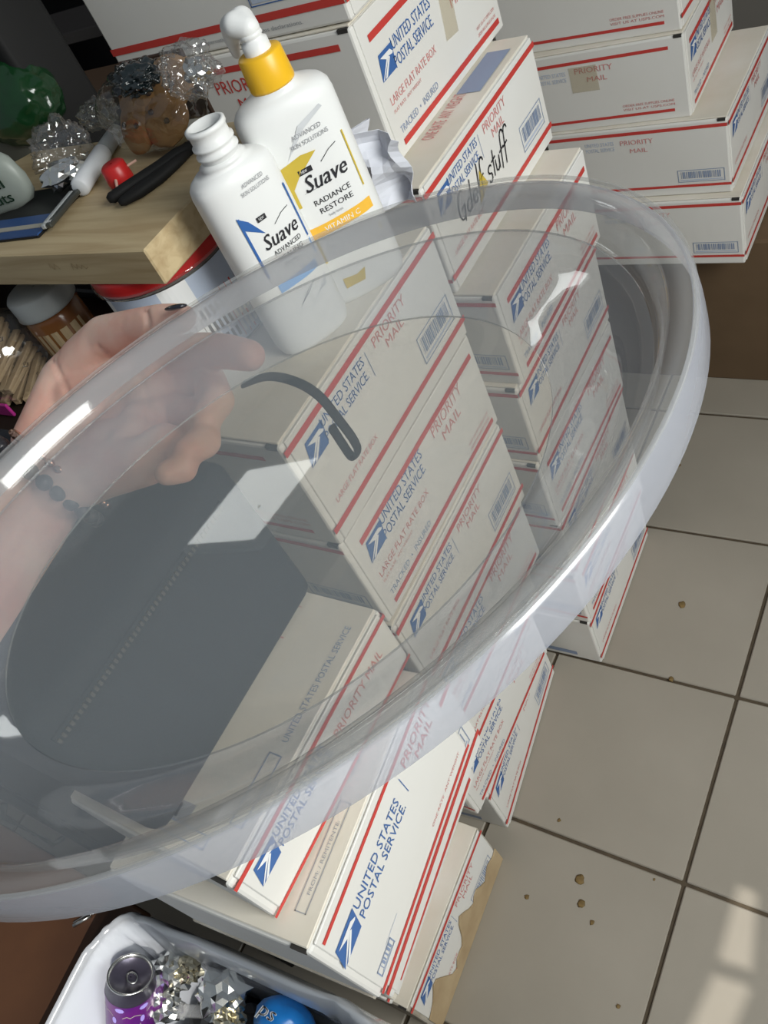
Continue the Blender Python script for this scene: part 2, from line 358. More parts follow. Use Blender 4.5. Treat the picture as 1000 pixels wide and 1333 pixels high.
# ================================================================== MAILING BOXES
HB = .1425
def px_print(kind, L, h):
    st, le, em, bc = Print(), Print(), Print(), Print()
    if kind == 'A':
        st.rect(.022, h - .029, L - .012, h - .0215, 'red'); st.rect(.021, .011, L - .014, .018, 'red')
        emblem(em, .021, .084, .026)
        le.text('UNITED STATES', .058, .101, .0135, 'blue', .098); le.text('POSTAL SERVICE.', .054, .083, .0135, 'blue', .098)
        le.text('PRIORITY', .185, .098, .016, 'pale_red', .075); le.text('MAIL', .20, .078, .014, 'pale_red', .045)
        le.text('LARGE FLAT RATE BOX', .022, .057, .0095, 'pale_red', .118); le.text('FLAT RATE  ANY WEIGHT', .022, .048, .004, 'pale_red', .07)
        le.text('TRACKED  \u2022  INSURED', .022, .024, .0085, 'grey_blue', .10)
        le.text('VISIT US AT USPS.COM', L - .075, .030, .004, 'pale_red', .055)
        le.text('ORDER FREE SUPPLIES ONLINE', L - .075, .022, .004, 'pale_red', .055)
    elif kind == 'B':
        st.rect(0, h - .016, L, h - .009, 'red'); st.rect(0, .018, L, .025, 'red')
        emblem(em, .018, .094, .025)
        le.text('UNITED STATES', .052, .111, .0108, 'blue', .084); le.text('POSTAL SERVICE.', .050, .096, .0108, 'blue', .084)
        le.rect(.142, .090, .1426, .120, 'blue')
        le.text('PRIORITY', .158, .111, .012, 'pale_red', .068); le.text('MAIL', .176, .096, .011, 'pale_red', .036)
        le.text('LARGE FLAT RATE BOX', .022, .040, .007, 'pale_red', .085)
        bars(bc, L - .092, .034, L - .018, .068)
    elif kind == 'N':
        st.rect(.010, h - .016, L, h - .0115, 'red'); st.rect(.004, .003, L, .0075, 'red')
        emblem(em, .004, .083, .025)
        le.text('UNITED STATES', .043, .097, .0115, 'blue', .085); le.text('POSTAL SERVICE.', .041, .082, .0115, 'blue', .089)
        le.rect(.141, .088, .1418, .112, 'blue')
        le.text('PRIORITY', .152, .108, .012, 'red', .060); le.text('MAIL', .168, .092, .011, 'red', .034)
        bars(bc, .014, .016, .042, .028); le.rect(.034, .030, .060, .0306, 'pale_blue')
        le.text('ONE RATE  ANY WEIGHT', L - .085, .018, .004, 'pale_red', .07)
    elif kind == 'F':
        st.rect(0, h - .012, L, h - .0075, 'red'); st.rect(0, .002, L, .0055, 'red')
        emblem(em, .012, h - .037, .020); le.text('UNITED STATES', .043, h - .024, .009, 'blue', .07); le.text('POSTAL SERVICE.', .041, h - .036, .009, 'blue', .075)
        le.text('PRIORITY MAIL', .125, h - .034, .010, 'pale_red', .075)
    return {'red_stripe': st, 'lettering': le, 'postal_emblem': em, 'barcode_panel': bc}
def my_print(kind, W, h):
    """u runs from the left end (-W) to the +X corner (0)"""
    st, le, bc = Print(), Print(), Print()
    if kind == 'P':
        st.rect(-W, h - .016, 0, h - .010, 'red'); st.rect(-W, .016, 0, .021, 'red')
        le.text('UNITED STATES', -.255, h - .032, .0075, 'pale_blue', .055); le.text('POSTAL SERVICE', -.255, h - .043, .0075, 'pale_blue', .055)
        le.text('PRIORITY', -.188, h - .034, .0095, 'pale_red', .060); le.text('MAIL', -.172, h - .050, .0085, 'pale_red', .032)
        bars(bc, -.092, .026, -.010, .050)
    elif kind == 'V':
        st.rect(-W + .01, h - .023, -.026, h - .0175, 'red'); st.rect(-W + .01, .014, -.026, .019, 'red')
        le.text('UNITED STATES', -.262, h - .040, .0075, 'pale_blue', .055); le.text('POSTAL SERVICE', -.262, h - .051, .0075, 'pale_blue', .055)
        le.text('PRIORITY', -.190, h - .040, .0105, 'pale_red', .068); le.text('MAIL', -.170, h - .056, .009, 'pale_red', .036)
        le.text('ORDER FREE SUPPLIES ONLINE', -.115, .032, .0045, 'pale_red', .09); le.text('VISIT US AT USPS.COM', -.115, .025, .0045, 'pale_red', .09)
    elif kind == 'Q':
        st.rect(-W + .01, h - .023, -.020, h - .016, 'red')
        le.text('PRIORITY', -.215, h - .046, .016, 'red', .083); le.text('MAIL', -.190, h - .067, .014, 'red', .045)
        le.text('UNITED STATES', -.30, h - .042, .0095, 'grey_blue', .07)
    elif kind == 'Z':
        st.rect(-W, .018, 0, .026, 'red'); st.rect(-W, h - .02, 0, h - .012, 'red')
        le.text('When used internationally affix customs declarations.', -.25, .008, .0045, 'grey_ink', .19)
        bc.frame(-.118, .034, -.03, .07, .0012, 'blue'); bc.rect(-.115, .037, -.06, .05, 'pale_blue')
    elif kind == 'D':
        bc.rect(-.115, .012, -.045, .024, 'grey_blue')
    return {'red_stripe_front': st, 'lettering_front': le, 'barcode_front': bc}
def top_print(kind, W, L):
    """u = x from -W..0, v = y"""
    le, fr = Print(), Print()
    if kind == 'T':
        R9 = math.pi / 2
        for k, (tx, hh, ww) in enumerate((('LARGE FLAT RATE BOX', .008, .09), ('ONE RATE  ANY WEIGHT', .005, .07))):
            le.text(tx, -.065 + k * .012, .13, hh, 'pale_red', ww, rot=R9)
        le.text('UNITED STATES POSTAL SERVICE', -.020, .125, .004, 'grey_ink', .075, rot=R9)
        fr.frame(-.022, .022, -.012, .105, .0008, 'grey_ink'); le.text('FROM: / REMITENTE:', -.015, .035, .003, 'grey_ink', .055, rot=R9)
    elif kind == 'U':
        for v_, hh in ((.175, .012), (.205, .006)): le.text('PRIORITY MAIL', -.155, v_, hh, 'pale_red', .09)
        le.text('FLAT RATE ENVELOPE AND BOX', -.20, .095, .008, 'pale_red', .13)
        fr.rect(-.20, .022, -.055, .036, 'grey_ink'); fr.frame(-.105, .012, -.030, .022, .001, 'grey_blue')
        for k in range(12): fr.rect(-.19 + k * .011, .024, -.187 + k * .011, .034, 'pale_blue')
        le.text('UNITED STATES POSTAL SERVICE', -.012, .10, .006, 'grey_blue', .10, rot=math.pi / 2)
        fr.frame(-.022, .035, -.010, .09, .001, 'grey_blue')
    elif kind == 'W':
        le.text('UNITED STATES POSTAL SERVICE', -.018, .15, .012, 'grey_blue', .13, rot=math.pi / 2); le.text('PRIORITY MAIL', -.014, .05, .010, 'pale_red', .07, rot=math.pi / 2)
    return {'lettering_top': le, 'form_strip_top': fr}
_cache = {}
def cached(key, fn):
    if key not in _cache: _cache[key] = fn()
    return _cache[key]
GROUP = {}
def mail_box(label, x, y, z, rot=0, W=.311, L=.311, h=HB, px='B', my='P', top=None, group='white postal mailing boxes in the stacks', body='white_card', flap=True, name='mailing_box'):
    t = thing(name, label, 'box', (x, y, z), rot, group)
    k = (W, L, h)
    ob('carton', cached(('c', k, body), lambda: (lambda me: (me.materials.append(M[body]), me)[1])(box('carton', -W, 0, 0, L, 0, h - .003, .003, 2))), None, t)
    ob('top_panel', cached(('t', k), lambda: (lambda me: (me.materials.append(M['cream_card']), me)[1])(box('top_panel', -W + .002, -.0015, .0025, L - .002, h - .0026, h, .0008, 1))), None, t)
    if flap:
        ob('side_flap', cached(('f', k), lambda: (lambda me: (me.materials.append(M['white_card']), me)[1])(box('side_flap', -.0005, .0018, .007, L - .004, .003, h - .003, .0007, 1))), None, t)
        ob('corner_notch', cached(('n', k), lambda: (lambda me: (me.materials.append(M['dark']), me)[1])(box('corner_notch', -.016, -.003, -.0006, .004, h - .0068, h - .0026))), None, t)
    xo = .0024 if flap else .0006
    for (kind, fn, mp) in (('px' + px, lambda: px_print(px, L, h), lambda u, v, l=0: (xo + l * .0004, u, v)), ('my' + my, lambda: my_print(my, W, h), lambda u, v: (u, -.0006, v))) + ((('tp' + top, lambda: top_print(top, W, L), lambda u, v: (u, v, h + .0005)),) if top else ()):
        for nm, me in cached((kind, k, xo), lambda: [(n.split('_front')[0].split('_top')[0], me) for n, p in fn().items() if p.v for me in (p.parts(n, mp) if 'lettering' in n or 'stripe' in n else [p.build(n, mp)])]):
            ob(nm, me, None, t)
    return t
def tape_patch(t, pts, z='tape'):
    return ob('packing_tape', mesh('packing_tape', pts, [tuple(range(len(pts)))]), M[z], t)

ordn = ['lowest', 'second from the floor', 'third from the floor', 'fourth from the floor', 'fifth from the floor', 'sixth from the floor', 'seventh from the floor', 'eighth from the floor', 'ninth from the floor']
# tall stack behind the bottles
mx = [(-.49, .70, .02), (-.487, .70, 0), (-.482, .70, .012), (-.482, .695, -.01), (-.478, .70, .008), (-.472, .708, 0), (-.522, .712, .006)]
for i, (x, y, r) in enumerate(mx[:6]):
    L_ = 'white postal box, %s in the tall stack behind the lotion bottles' % ordn[i]
    if i == 5: L_ = 'white postal box directly below the one with black handwriting'
    mail_box(L_, x, y, i * HB, r, px='AB'[(i + 1) % 2], my='D' if i == 0 else 'P')
t = mail_box('white postal box with black handwriting "Gdelf stuff" on its side', mx[6][0], mx[6][1], 6 * HB, mx[6][2], L=.335, px='B', my='P')
# handwriting
P = Print(); K = 'ink'
def scr(letters, u0, v0, sc, sl, T_=.0028):
    for L_, du in letters:
        for st in L_: P.stroke([(u0 + (a + sl * b) * sc, v0 + b * sc) for a, b in st], T_, K)
        u0 += du * sc
arc = lambda cx, cy, rx, ry, a0, a1, n=10: [(cx + rx * math.cos(math.radians(a0 + (a1 - a0) * i / n)), cy + ry * math.sin(math.radians(a0 + (a1 - a0) * i / n))) for i in range(n + 1)]
G_ = [arc(.45, .7, .4, .65, 60, 300), [(.35, .55), (.75, .6), (.6, -.1)]]
d_ = [arc(.28, .3, .25, .3, 60, 400), [(.58, 1.3), (.52, 0)]]
e_ = [arc(.3, .3, .27, .3, 0, 320), [(.03, .3), (.57, .3)]]
l_ = [[(.15, 1.5), (.1, 0)]]
f_ = [arc(.45, 1.2, .22, .3, 20, 180, 6) + [(.2, -.2)], [(0, .65), (.5, .72)]]
s_ = [arc(.25, .55, .2, .18, 30, 250, 7) + arc(.25, .15, .2, .2, 80, -160, 7)]
t_ = [[(.2, 1.2), (.2, 0)], [(0, .75), (.45, .8)]]
u_ = [[(0, .6), (.05, .1), (.25, 0), (.42, .15), (.45, .6), (.47, 0)]]
scr([(G_, .95), (d_, .75), (e_, .65), (l_, .3), (f_, .9)], .050, .060, .024, .25, .0022)
scr([(s_, .55), (t_, .45), (u_, .6), (f_, .5), (f_, .6)], .138, .058, .024, .25, .0022)
ob('handwriting', P.build('handwriting', lambda u, v: (.0028, u, v)), None, t, 'black marker handwriting')
P = Print(); P.poly([(.105, .052), (.135, .062), (.122, .086)], 'gold'); ob('gold_mark', P.build('gold_mark', lambda u, v: (.0028, u, v)), None, t, 'gold brown mark')
P = Print(); P.text('ONE RATE  ANY WEIGHT', -.03, .10, .018, 'pale_red', .10, rot=math.pi / 2); P.rect(-.045, .20, -.012, .30, 'grey_blue')
ob('lettering_top', P.build('lettering_top', lambda u, v: (u, v, HB + .0008)), None, t)
tA = mail_box('white large flat rate postal box on top of the handwritten one, beside the bottles', -.575, .765, 7 * HB, 0, h=.156, L=.318, px='A', my='Q')
tape_patch(tA, [(.003, .168, .055), (.003, .20, .052), (.003, .218, .154), (.003, .186, .154)])
tZ = mail_box('white postal box at the top edge, above the large flat rate box', -.572, .770, 7 * HB + .157, 0, W=.36, px='B', my='Z')

# middle stack under the bottles
nx = [(-.540, .350, .10), (-.540, .318, .0), (-.520, .335, .02), (-.492, .335, 0), (-.475, .33, .01), (-.480, .335, 0), (-.476, .335, .006)]
lab2 = ['white postal box resting on the tiles under the bottle stack, grimy along its base', 'white postal box with a rounded corner, second from the floor under the bottles'] + ['white postal box, %s in the middle stack under the lotion bottles' % ordn[i] for i in range(2, 6)] + ['topmost white postal box of the middle stack, carrying both lotion bottles']
for i, (x, y, r) in enumerate(nx):
    mail_box(lab2[i], x, y, i * HB, r, px=['B', 'A', 'B', 'A', 'B', 'A', 'B'][i], my='D' if i == 0 else ('P' if i < 6 else 'V'), body='white_card')
# front stack nearest the bin
qx = [(-.525, .025, .03, 'dirty_card'), (-.560, .03, .03, 'cream_card'), (-.488, .02, .07, 'white_card'), (-.425, .022, .08, 'cream_card'), (-.368, .020, .09, 'white_card')]
lab3 = ['bottom box of the front stack, its white face torn away to brown cardboard', 'white postal box, second from the floor in the front stack, set back', 'white postal box, third from the floor in the front stack above the bin', 'white postal box, fourth from the floor in the front stack above the bin', 'white postal box just under the big front box, over the bin']
for i, (x, y, r, b) in enumerate(qx):
    tb = mail_box(lab3[i], x, y, i * HB, r, L=.275, W=.24 if i > 1 else .17, px='A' if i % 2 else 'B', my='none', body=b)
    if i == 0:
        rr = random.Random(4); top = []; N_ = 26
        for k in range(N_ + 1): top.append((.268 * k / N_, .058 + .055 * noise.noise(Vector((k * .33, 2, 0))) + .02 * math.sin(k * .5)))
        pts = [(.006, .001)] + [(.006 + a, max(.02, min(.125, b_))) for a, b_ in top] + [(.274, .001)]
        v = [(.0026, a, b_) for a, b_ in pts] + [(.0046, a, b_) for a, b_ in pts]; n_ = len(pts)
        ob('torn_cardboard', mesh('torn_cardboard', v, [tuple(range(n_, 2 * n_))] + [(i_, (i_ + 1) % n_, n_ + (i_ + 1) % n_, n_ + i_) for i_ in range(n_)]), M['torn_card'], tb, 'bare brown torn cardboard layer')
tN = mail_box('big white postal box with blue lettering at the bottom, above the bin', -.317, .012, 5 * HB, .09, W=.20, L=.222, px='N', my='none', top='T')
ob('dirty_edge', box('dirty_edge', -.198, -.004, -.0016, .002, .0005, .006), M['dirty_card'], tN, 'grimy brown lower edge')
tF = mail_box('thin white postal box lying on the front stack, under the dark bag', -.352, .022, 6 * HB + .0006, 0, W=.17, L=.222, h=.074, px='F', my='none', top='U')
# far right stack on a brown carton
ct = thing('brown_carton', 'big brown cardboard carton standing on the floor tiles at the far right', 'box', (-.95, 1.475, 0))
ob('carton', box('carton', 0, 1.1, 0, .6, 0, .368, .004, 2), M['brown_card'], ct)
ob('top_flap', box('top_flap', .002, 1.098, .002, .298, .366, .370, .001, 1), M['brown_card'], ct); ob('top_flap', box('top_flap', .002, 1.098, .302, .598, .366, .370, .001, 1), M['brown_card'], ct)
ob('tape_patch', box('tape_patch', .60, .68, -.0012, .001, .27, .345), M['dark_tape'], ct, 'dark tape square on the carton'); ob('tape_patch', box('tape_patch', .612, .68, -.0012, .001, .02, .09), M['dark_tape'], ct)
rx = [(-.379, 1.405, 0, 'B', 'P'), (-.397, 1.42, .0, 'B', 'P'), (-.458, 1.432, .02, 'A', 'V'), (-.462, 1.44, -.02, 'B', 'V'), (-.50, 1.45, .02, 'A', 'V')]
lab4 = ['white postal box resting on the brown carton at far right', 'white postal box with dented corner, second above the brown carton', 'white postal box with tape on it, third above the brown carton', 'white postal box, fourth above the brown carton, cut by the top edge', 'white postal box, fifth above the brown carton']
for i, (x, y, r, a, b) in enumerate(rx):
    z = .370 + i * HB + (.001 if i else 0)
    tb = mail_box(lab4[i], x, y, z, r, W=.33, px=a, my=b)
    if i == 2: tape_patch(tb, [(-.20, -.001, .07), (-.15, -.001, .07), (-.15, -.001, .115), (-.20, -.001, .115)]); tape_patch(tb, [(.003, .15, .05), (.003, .19, .05), (.003, .19, .139), (.003, .15, .139)])
lab5 = ['white postal box resting on the brown carton behind the tall stack', 'white postal box one up in the hidden far stack beside the right one', 'white postal box two up in the hidden far stack beside the right one', 'white postal box at the top edge left of the far right stack']
for i in range(5):
    if i in (0, 1, 2, 3): mail_box(lab5[i], -.80, 1.45, .370 + i * HB, .01, W=.15 if i == 0 else .31, px='B', my='V')

sh_ = thing('added_dark_backing', 'tall black shelf unit added as a dark backing behind the coffee maker', 'shelf', (-2.46, 1.42, 0))  # added black backing, hides the lit back wall so this corner stays dark
ob('back', box('back', 0, 1.33, .36, .38, 0, 1.5), M['black'], sh_)
for x_ in (0, 1.30): ob('side_panel', box('side_panel', x_, x_ + .03, 0, .36, 0, 1.5, .002, 1), M['black'], sh_)
for z_ in (.05, .55, 1.0, 1.47): ob('shelf', box('shelf', .03, 1.30, 0, .36, z_, z_ + .025, .002, 1), M['black'], sh_)
# crumpled white paper behind the yellow bottle
pp = []; pf = []; nxp, nyp = 9, 12
for j in range(nyp + 1):
    for i in range(nxp + 1):
        a = i / nxp; b = j / nyp
        pp.append((a * .085 + .012 * noise.noise(Vector((a * 3, b * 3, 1))), .03 * noise.noise(Vector((a * 4, b * 2.5, 5))) + .018 * math.sin(a * 9), b * .085 * (1 - .35 * abs(a - .45))))
for j in range(nyp):
    for i in range(nxp): q = j * (nxp + 1) + i; pf.append((q, q + 1, q + nxp + 2, q + nxp + 1))
pm = mesh('crumpled_paper', pp, pf)
po = ob('crumpled_paper', pm, M['paper']); md = po.modifiers.new('s', 'SOLIDIFY'); md.thickness = .0006
po.location = (-.592, .70, 7 * HB + .001 - .0); po.rotation_euler = (-.1, 0, -.3)
tag(po, 'crumpled white paper tucked behind the bottle with the yellow collar', 'paper')

# ================================================================== LOTION BOTTLES
ZT = 7 * HB
def bottle(label, loc, rz, hb, neck, a, b, name='lotion_bottle'):
    t = thing(name, label, 'bottle', loc, rz, 'lotion bottles on the box stack')
    E_ = 2.7
    secs = [(0, a * .86, b * .82, E_), (.003, a * .95, b * .93, E_), (.010, a, b, E_), (.05, a * 1.005, b * 1.005, E_), (hb * .6, a, b, E_), (hb * .90, a * .985, b * .985, E_), (hb * .935, a * .96, b * .96, 2.6), (hb * .958, a * .88, b * .9, 2.5), (hb * .978, a * .72, b * .8, 2.3), (hb * .993, a * .52, b * .68, 2.1), (hb, .021, .020, 2), (hb + .003, neck, neck, 2)]
    ob('body', loft('body', secs, 56), M['plastic_white'], t)
    def surf(u, v):
        k = 1.0
        y = -b * 1.006 * (max(0, 1 - abs(u / (a * 1.006)) ** E_)) ** (1 / E_) - .0005
        return (u, y, v)
    return t, surf
b1, sf1 = bottle('open white lotion bottle with blue label and no pump', tuple(atz(409, 432, ZT)), math.radians(62), .180, .0165, .0385, .0255)
b1.scale = (1, 1, 1.01)
ob('neck', lathe('neck', [(.0165, .180), (.0165, .186), (.0185, .187), (.0185, .189), (.0165, .190), (.0165, .193), (.0182, .194), (.0182, .196), (.0162, .197), (.0162, .205), (.0175, .206), (.0175, .209), (.0140, .210), (.0138, .186), (.001, .185)], 40), M['plastic_white'], b1)
def grid_poly(P, pts_l, pts_r, k):   # strip between two polylines so that it bends with the bottle
    for (a, b), (c, d) in zip(zip(pts_l, pts_l[1:]), zip(pts_r, pts_r[1:])): P.poly([a, c, d, b], k)
def hrect(P, u0, v0, u1, v1, k, n=6):
    for i in range(n): P.rect(u0 + (u1 - u0) * i / n, v0, u0 + (u1 - u0) * (i + 1) / n, v1, k)
P = Print()
P.text('ADVANCED', -.004, .147, .0036, 'grey_ink', .024); P.text('SKIN SOLUTIONS', -.008, .141, .0036, 'grey_ink', .032)
P.rect(-.023, .070, -.0205, .128, 'label_blue'); P.poly([(-.023, .118), (-.004, .106), (-.014, .122), (-.023, .129)], 'label_blue')
P.rect(-.006, .1165, .004, .121, 'ink'); P.text('NEW', -.004, .1175, .0025, 'white_ink')
P.rect(.0345, .08, .0365, .13, 'label_blue'); P.poly([(.012, .062), (.036, .062), (.036, .078)], 'light_blue'); hrect(P, -.018, .052, .03, .060, 'light_blue')
P.text('ADVANCED', -.006, .084, .0045, 'ink', .033); P.text('HEALING', -.004, .077, .0045, 'ink', .029); P.text('body lotion', -.001, .0715, .003, 'grey_ink')
P.rect(-.012, .093, -.002, .0933, 'grey_ink'); P.poly([(-.008, .030), (.006, .040), (.022, .047), (.008, .038)], 'grey_ink'); P.poly([(.004, .024), (.03, .034), (.034, .044), (.02, .034)], 'silver_grad')
ob('label', P.build('label', lambda u, v: sf1(u * .88, v + .014)), None, b1, 'blue and white label')
P = Print(); P.text('Suave', -.014, .096, .0135, 'ink', .044, shear=.30, bold=.0005); P.stroke([(.008, .112), (.020, .117), (.030, .118)], .0006, 'ink')
ob('lettering', P.build('lettering', lambda u, v: sf1(u * .80 + .001, v + .010)), None, b1)
b2, sf2 = bottle('white lotion bottle with yellow collar, pump and yellow label', (-.508, .553, ZT), math.radians(50), .200, .0165, .0455, .0275)
ob('collar', lathe('collar', [(.001, .201), (.0195, .201), (.0200, .203), (.0188, .226), (.0178, .2275), (.010, .228), (.001, .228)], 48), M['yellow'], b2)
ob('pump_stem', lathe('pump_stem', [(.0115, .227), (.0112, .236), (.0085, .2375), (.0085, .239), (.0098, .240), (.0090, .243), (.0055, .244), (.0055, .248), (.001, .248)], 32), M['plastic_white'], b2)
ph = remesh('pump_head', [((0, 0, .250), .0078, (0, 0, .262), .012), ((0, 0, .262), .012, (-.012, .005, .268), .0125), ((0, 0, .262), .012, (-.012, -.005, .268), .0125), ((-.012, .004, .268), .0125, (-.030, 0, .264), .0115), ((-.012, -.004, .268), .0125, (-.030, 0, .264), .0115), ((-.030, 0, .264), .0115, (-.040, 0, .252), .0082), ((-.040, 0, .252), .0082, (-.045, 0, .236), .0048)], .0016, 4)
pho = ob('pump_head', ph, M['plastic_white'], b2); pho.scale = (.80, .80, .80); pho.location = (0, 0, .036); pho.rotation_euler = (0, 0, math.radians(-68))
P = Print()
P.text('ADVANCED', -.009, .163, .004, 'grey_ink', .028); P.text('SKIN SOLUTIONS', -.013, .156, .004, 'grey_ink', .036)
P.poly([(-.019, .150), (.004, .168), (.026, .176), (.024, .179), (.0, .172)], 'silver_grad')
P.rect(-.0285, .108, -.025, .146, 'gold'); P.poly([(-.025, .125), (-.016, .134), (.006, .148), (-.008, .150), (-.0285, .146)], 'gold')
P.rect(-.016, .134, -.003, .1388, 'ink'); P.text('NEW', -.0135, .1353, .0026, 'white_ink')
P.rect(.033, .098, .0345, .150, 'gold')
P.text('RADIANCE', -.014, .104, .0052, 'ink', .036); P.text('RESTORE', -.012, .0955, .0052, 'ink', .033); P.text('body lotion', -.006, .090, .003, 'grey_ink')
hrect(P, -.028, .076, .0345, .0865, 'orange', 8); P.text('VITAMIN C', -.015, .0785, .0052, 'white_ink', .036)
P.rect(-.028, .050, -.0255, .076, 'gold'); P.rect(.033, .052, .0342, .060, 'gold')
P.stroke(arc(-.013, .063, .0075, .0075, 0, 360, 20), .0004, 'grey_ink'); P.text('48h', -.0165, .0615, .0035, 'grey_ink'); P.rect(.0, .066, .022, .0665, 'grey_ink'); P.rect(.0, .062, .018, .0625, 'grey_ink')
P.poly([(-.02, .018), (.0, .018), (.004, .030), (-.006, .027), (-.02, .029)], 'gold')
P.rect(-.018, .118, -.006, .1184, 'grey_ink')
ob('label', P.build('label', sf2), None, b2, 'yellow and white label')
P = Print(); P.text('Suave', -.020, .1175, .0165, 'ink', .050, shear=.30, bold=.0006); P.stroke([(.008, .139), (.020, .1455), (.030, .148)], .0007, 'ink')
ob('lettering', P.build('lettering', lambda u, v: sf2(u * .82, v * .9 + .012)), None, b2)

# ================================================================== SIDE TABLE AND ITS CLUTTER
dk = thing('side_table', 'dark wooden side table left of the box stacks, mostly hidden', 'table', (-1.35, .75, 0))
ob('tabletop', box('tabletop', -.55, .52, -.50, .60, .935, .965, .004, 2), M['table_dark'], dk)
for sx in (-.5, .42):
    for sy in (-.35, .55): ob('leg', box('leg', sx - .025, sx + .025, sy - .025, sy + .025, 0, .935, .003, 1), M['darkwood'], dk)
ZD = .965
tub = thing('coffee_tub', 'round tub with red lid and printed street scene, under the wooden block', 'tub', (-.668, .482, ZT))
tub.scale = (.87, .87, 1.135); tub.rotation_euler = (0, 0, -1.0)
ob('body', lathe('body', [(.001, 0), (.080, 0), (.083, .003), (.083, .084), (.001, .084)], 72), M['steel_dark'], tub)
def cyl(r, a0): return lambda u, v: (r * math.cos(a0 + u / r), r * math.sin(a0 + u / r), v)
P = Print(); n_ = 90; per = 2 * math.pi * .0836; rr = random.Random(11)
for i in range(n_): P.rect(per * i / n_, .004, per * (i + 1) / n_, .080, 'pale_blue' if (i // 6) % 3 else 'white_ink')
u = 0; bi = 0
while u < per - .03:
    wv = rr.uniform(.018, .034); hh = rr.uniform(.045, .066); bi += 1; col = ['torn_card', 'brown_card', 'white_ink', 'red'][bi % 4]
    for q in range(3): P.rect(u + wv * q / 3, .006, u + wv * (q + 1) / 3, hh, col)
    u += wv + .002
ob('label_print', P.build('label_print', cyl(.0836, 0)), None, tub, 'pale blue street scene print')
P = Print(); u = 0; rr = random.Random(11); bi = 0
while u < per - .03:
    wv = rr.uniform(.018, .034); hh = rr.uniform(.045, .066); bi += 1
    for a in range(int(wv / .0065)):
        for b in range(int(hh / .015)): P.rect(u + .002 + a * .0065, .010 + b * .015, u + .0055 + a * .0065, .020 + b * .015, 'white_ink' if bi % 4 != 2 else 'ink')
    u += wv + .002
ob('window_print', P.build('window_print', cyl(.0840, 0)), None, tub)
ob('lid', lathe('lid', [(.001, .084), (.086, .084), (.0865, .086), (.0865, .095), (.085, .098), (.080, .0985), (.078, .0965), (.001, .0965)], 72), M['red_plastic'], tub)
ob('clear_ring', lathe('clear_ring', [(.0868, .083), (.0885, .083), (.0885, .087), (.0868, .087)], 72), M['cello'], tub)
ZB = ZT + .112
blk = thing('wooden_block', 'pale pine block lying across the coffee tub, holding the clutter', 'wood block', tuple(atz(217, 371, ZB)))
ob('board', box('board', -.62, 0, 0, .205, 0, .036, .0015, 1), M['pine'], blk)
P = Print(); P.stroke([(-.145, .020), (-.142, .026), (-.139, .019), (-.135, .025), (-.131, .019)], .0008, 'torn_card'); P.stroke([(-.112, .018), (-.109, .025), (-.105, .019), (-.102, .024), (-.099, .019), (-.095, .023), (-.092, .019), (-.088, .021)], .0008, 'torn_card')
ob('scribble', P.build('scribble', lambda u, v: (u, -.0006, v)), None, blk, 'faint brown scribble')
ZK = ZB + .036
# amber jar
jr = thing('spice_jar', 'amber jar with grey screw lid standing left of the coffee tub', 'jar', (-.868, .452, ZD))
ob('glass', lathe('glass', [(.001, 0), (.030, 0), (.034, .004), (.034, .075), (.028, .085), (.001, .085)], 40), M['amber'], jr)
ob('lid', lathe('lid', [(.001, .108), (.0335, .108), (.036, .105), (.036, .088), (.037, .084), (.034, .082), (.001, .082)][::-1], 48), M['grey_lid'], jr)
P = Print(); [P.rect(.012 * i, .02, .012 * (i + 1), .065, 'torn_card') for i in range(5)]; ob('label', P.build('label', cyl(.0344, -1.6)), None, jr)
# clothespins in a clear bag
base = atz(14, 462, 1.01)
cb = thing('clothespin_bag', 'clear bag with a magenta strip holding wooden clothespins, at left edge', 'bag', (base.x - .012, base.y - .005, ZD))
bagm = crumple('film', .062, .050, .050, .10, 2.2, 3, 5, True, 3.0); fo = ob('film', bagm, M['cello'], cb); fo.location = (0, 0, .050)
mg = ob('magenta_strip', box('magenta_strip', -.06, .035, -.052, -.048, .002, .020, .001, 1), M['magenta'], cb, 'magenta printed strip')
pin = thing('clothespin', 'light wooden clothespin in the clear bag at left edge', 'clothespin', (0, 0, 0), 0, 'wooden clothespins in the clear bag')
arm_me = box('prong', -.0045, .0045, -.036, .036, 0, .005, .001, 1); arm_me.materials.append(M['cream_wood'])
p1 = ob('prong', arm_me, None, pin); p1.location = (0, 0, .001); p2 = ob('prong', arm_me, None, pin); p2.location = (0, 0, .0075); p2.rotation_euler = (.06, 0, 0)
spm = tube('spring', [(.006 * (-1 + 2 * i / 24), .005 + .0035 * math.cos(i * 1.3), .007 + .0035 * math.sin(i * 1.3)) for i in range(25)], .0006, 5); spm.materials.append(M['steel']); ob('spring', spm, None, pin)
def dup(root, loc, rot):
    r = root.copy(); C.objects.link(r); r.location = loc; r.rotation_euler = rot
    for c_ in list(root.children):
        d = c_.copy(); C.objects.link(d); d.parent = r; d.matrix_parent_inverse = c_.matrix_parent_inverse
    return r
k = 0
for (dx, dy, dz) in [(-.032, 0, .006), (-.018, .004, .006), (-.003, -.004, .006), (.012, .0, .006), (.027, .002, .006), (-.026, 0, .024), (-.010, .003, .024), (.006, -.003, .024), (.022, 0, .024), (-.018, 0, .042), (0, .003, .042), (.016, 0, .042), (-.008, 0, .060), (.010, .002, .060), (-.030, .002, .044)]:
    L_ = (cb.location.x + dx, cb.location.y + dy, ZD + dz); R_ = (.12, .05, .35 + .12 * math.sin(k * 2.1))
    if k == 0: pin.location = L_; pin.rotation_euler = R_
    else: dup(pin, L_, R_)
    k += 1

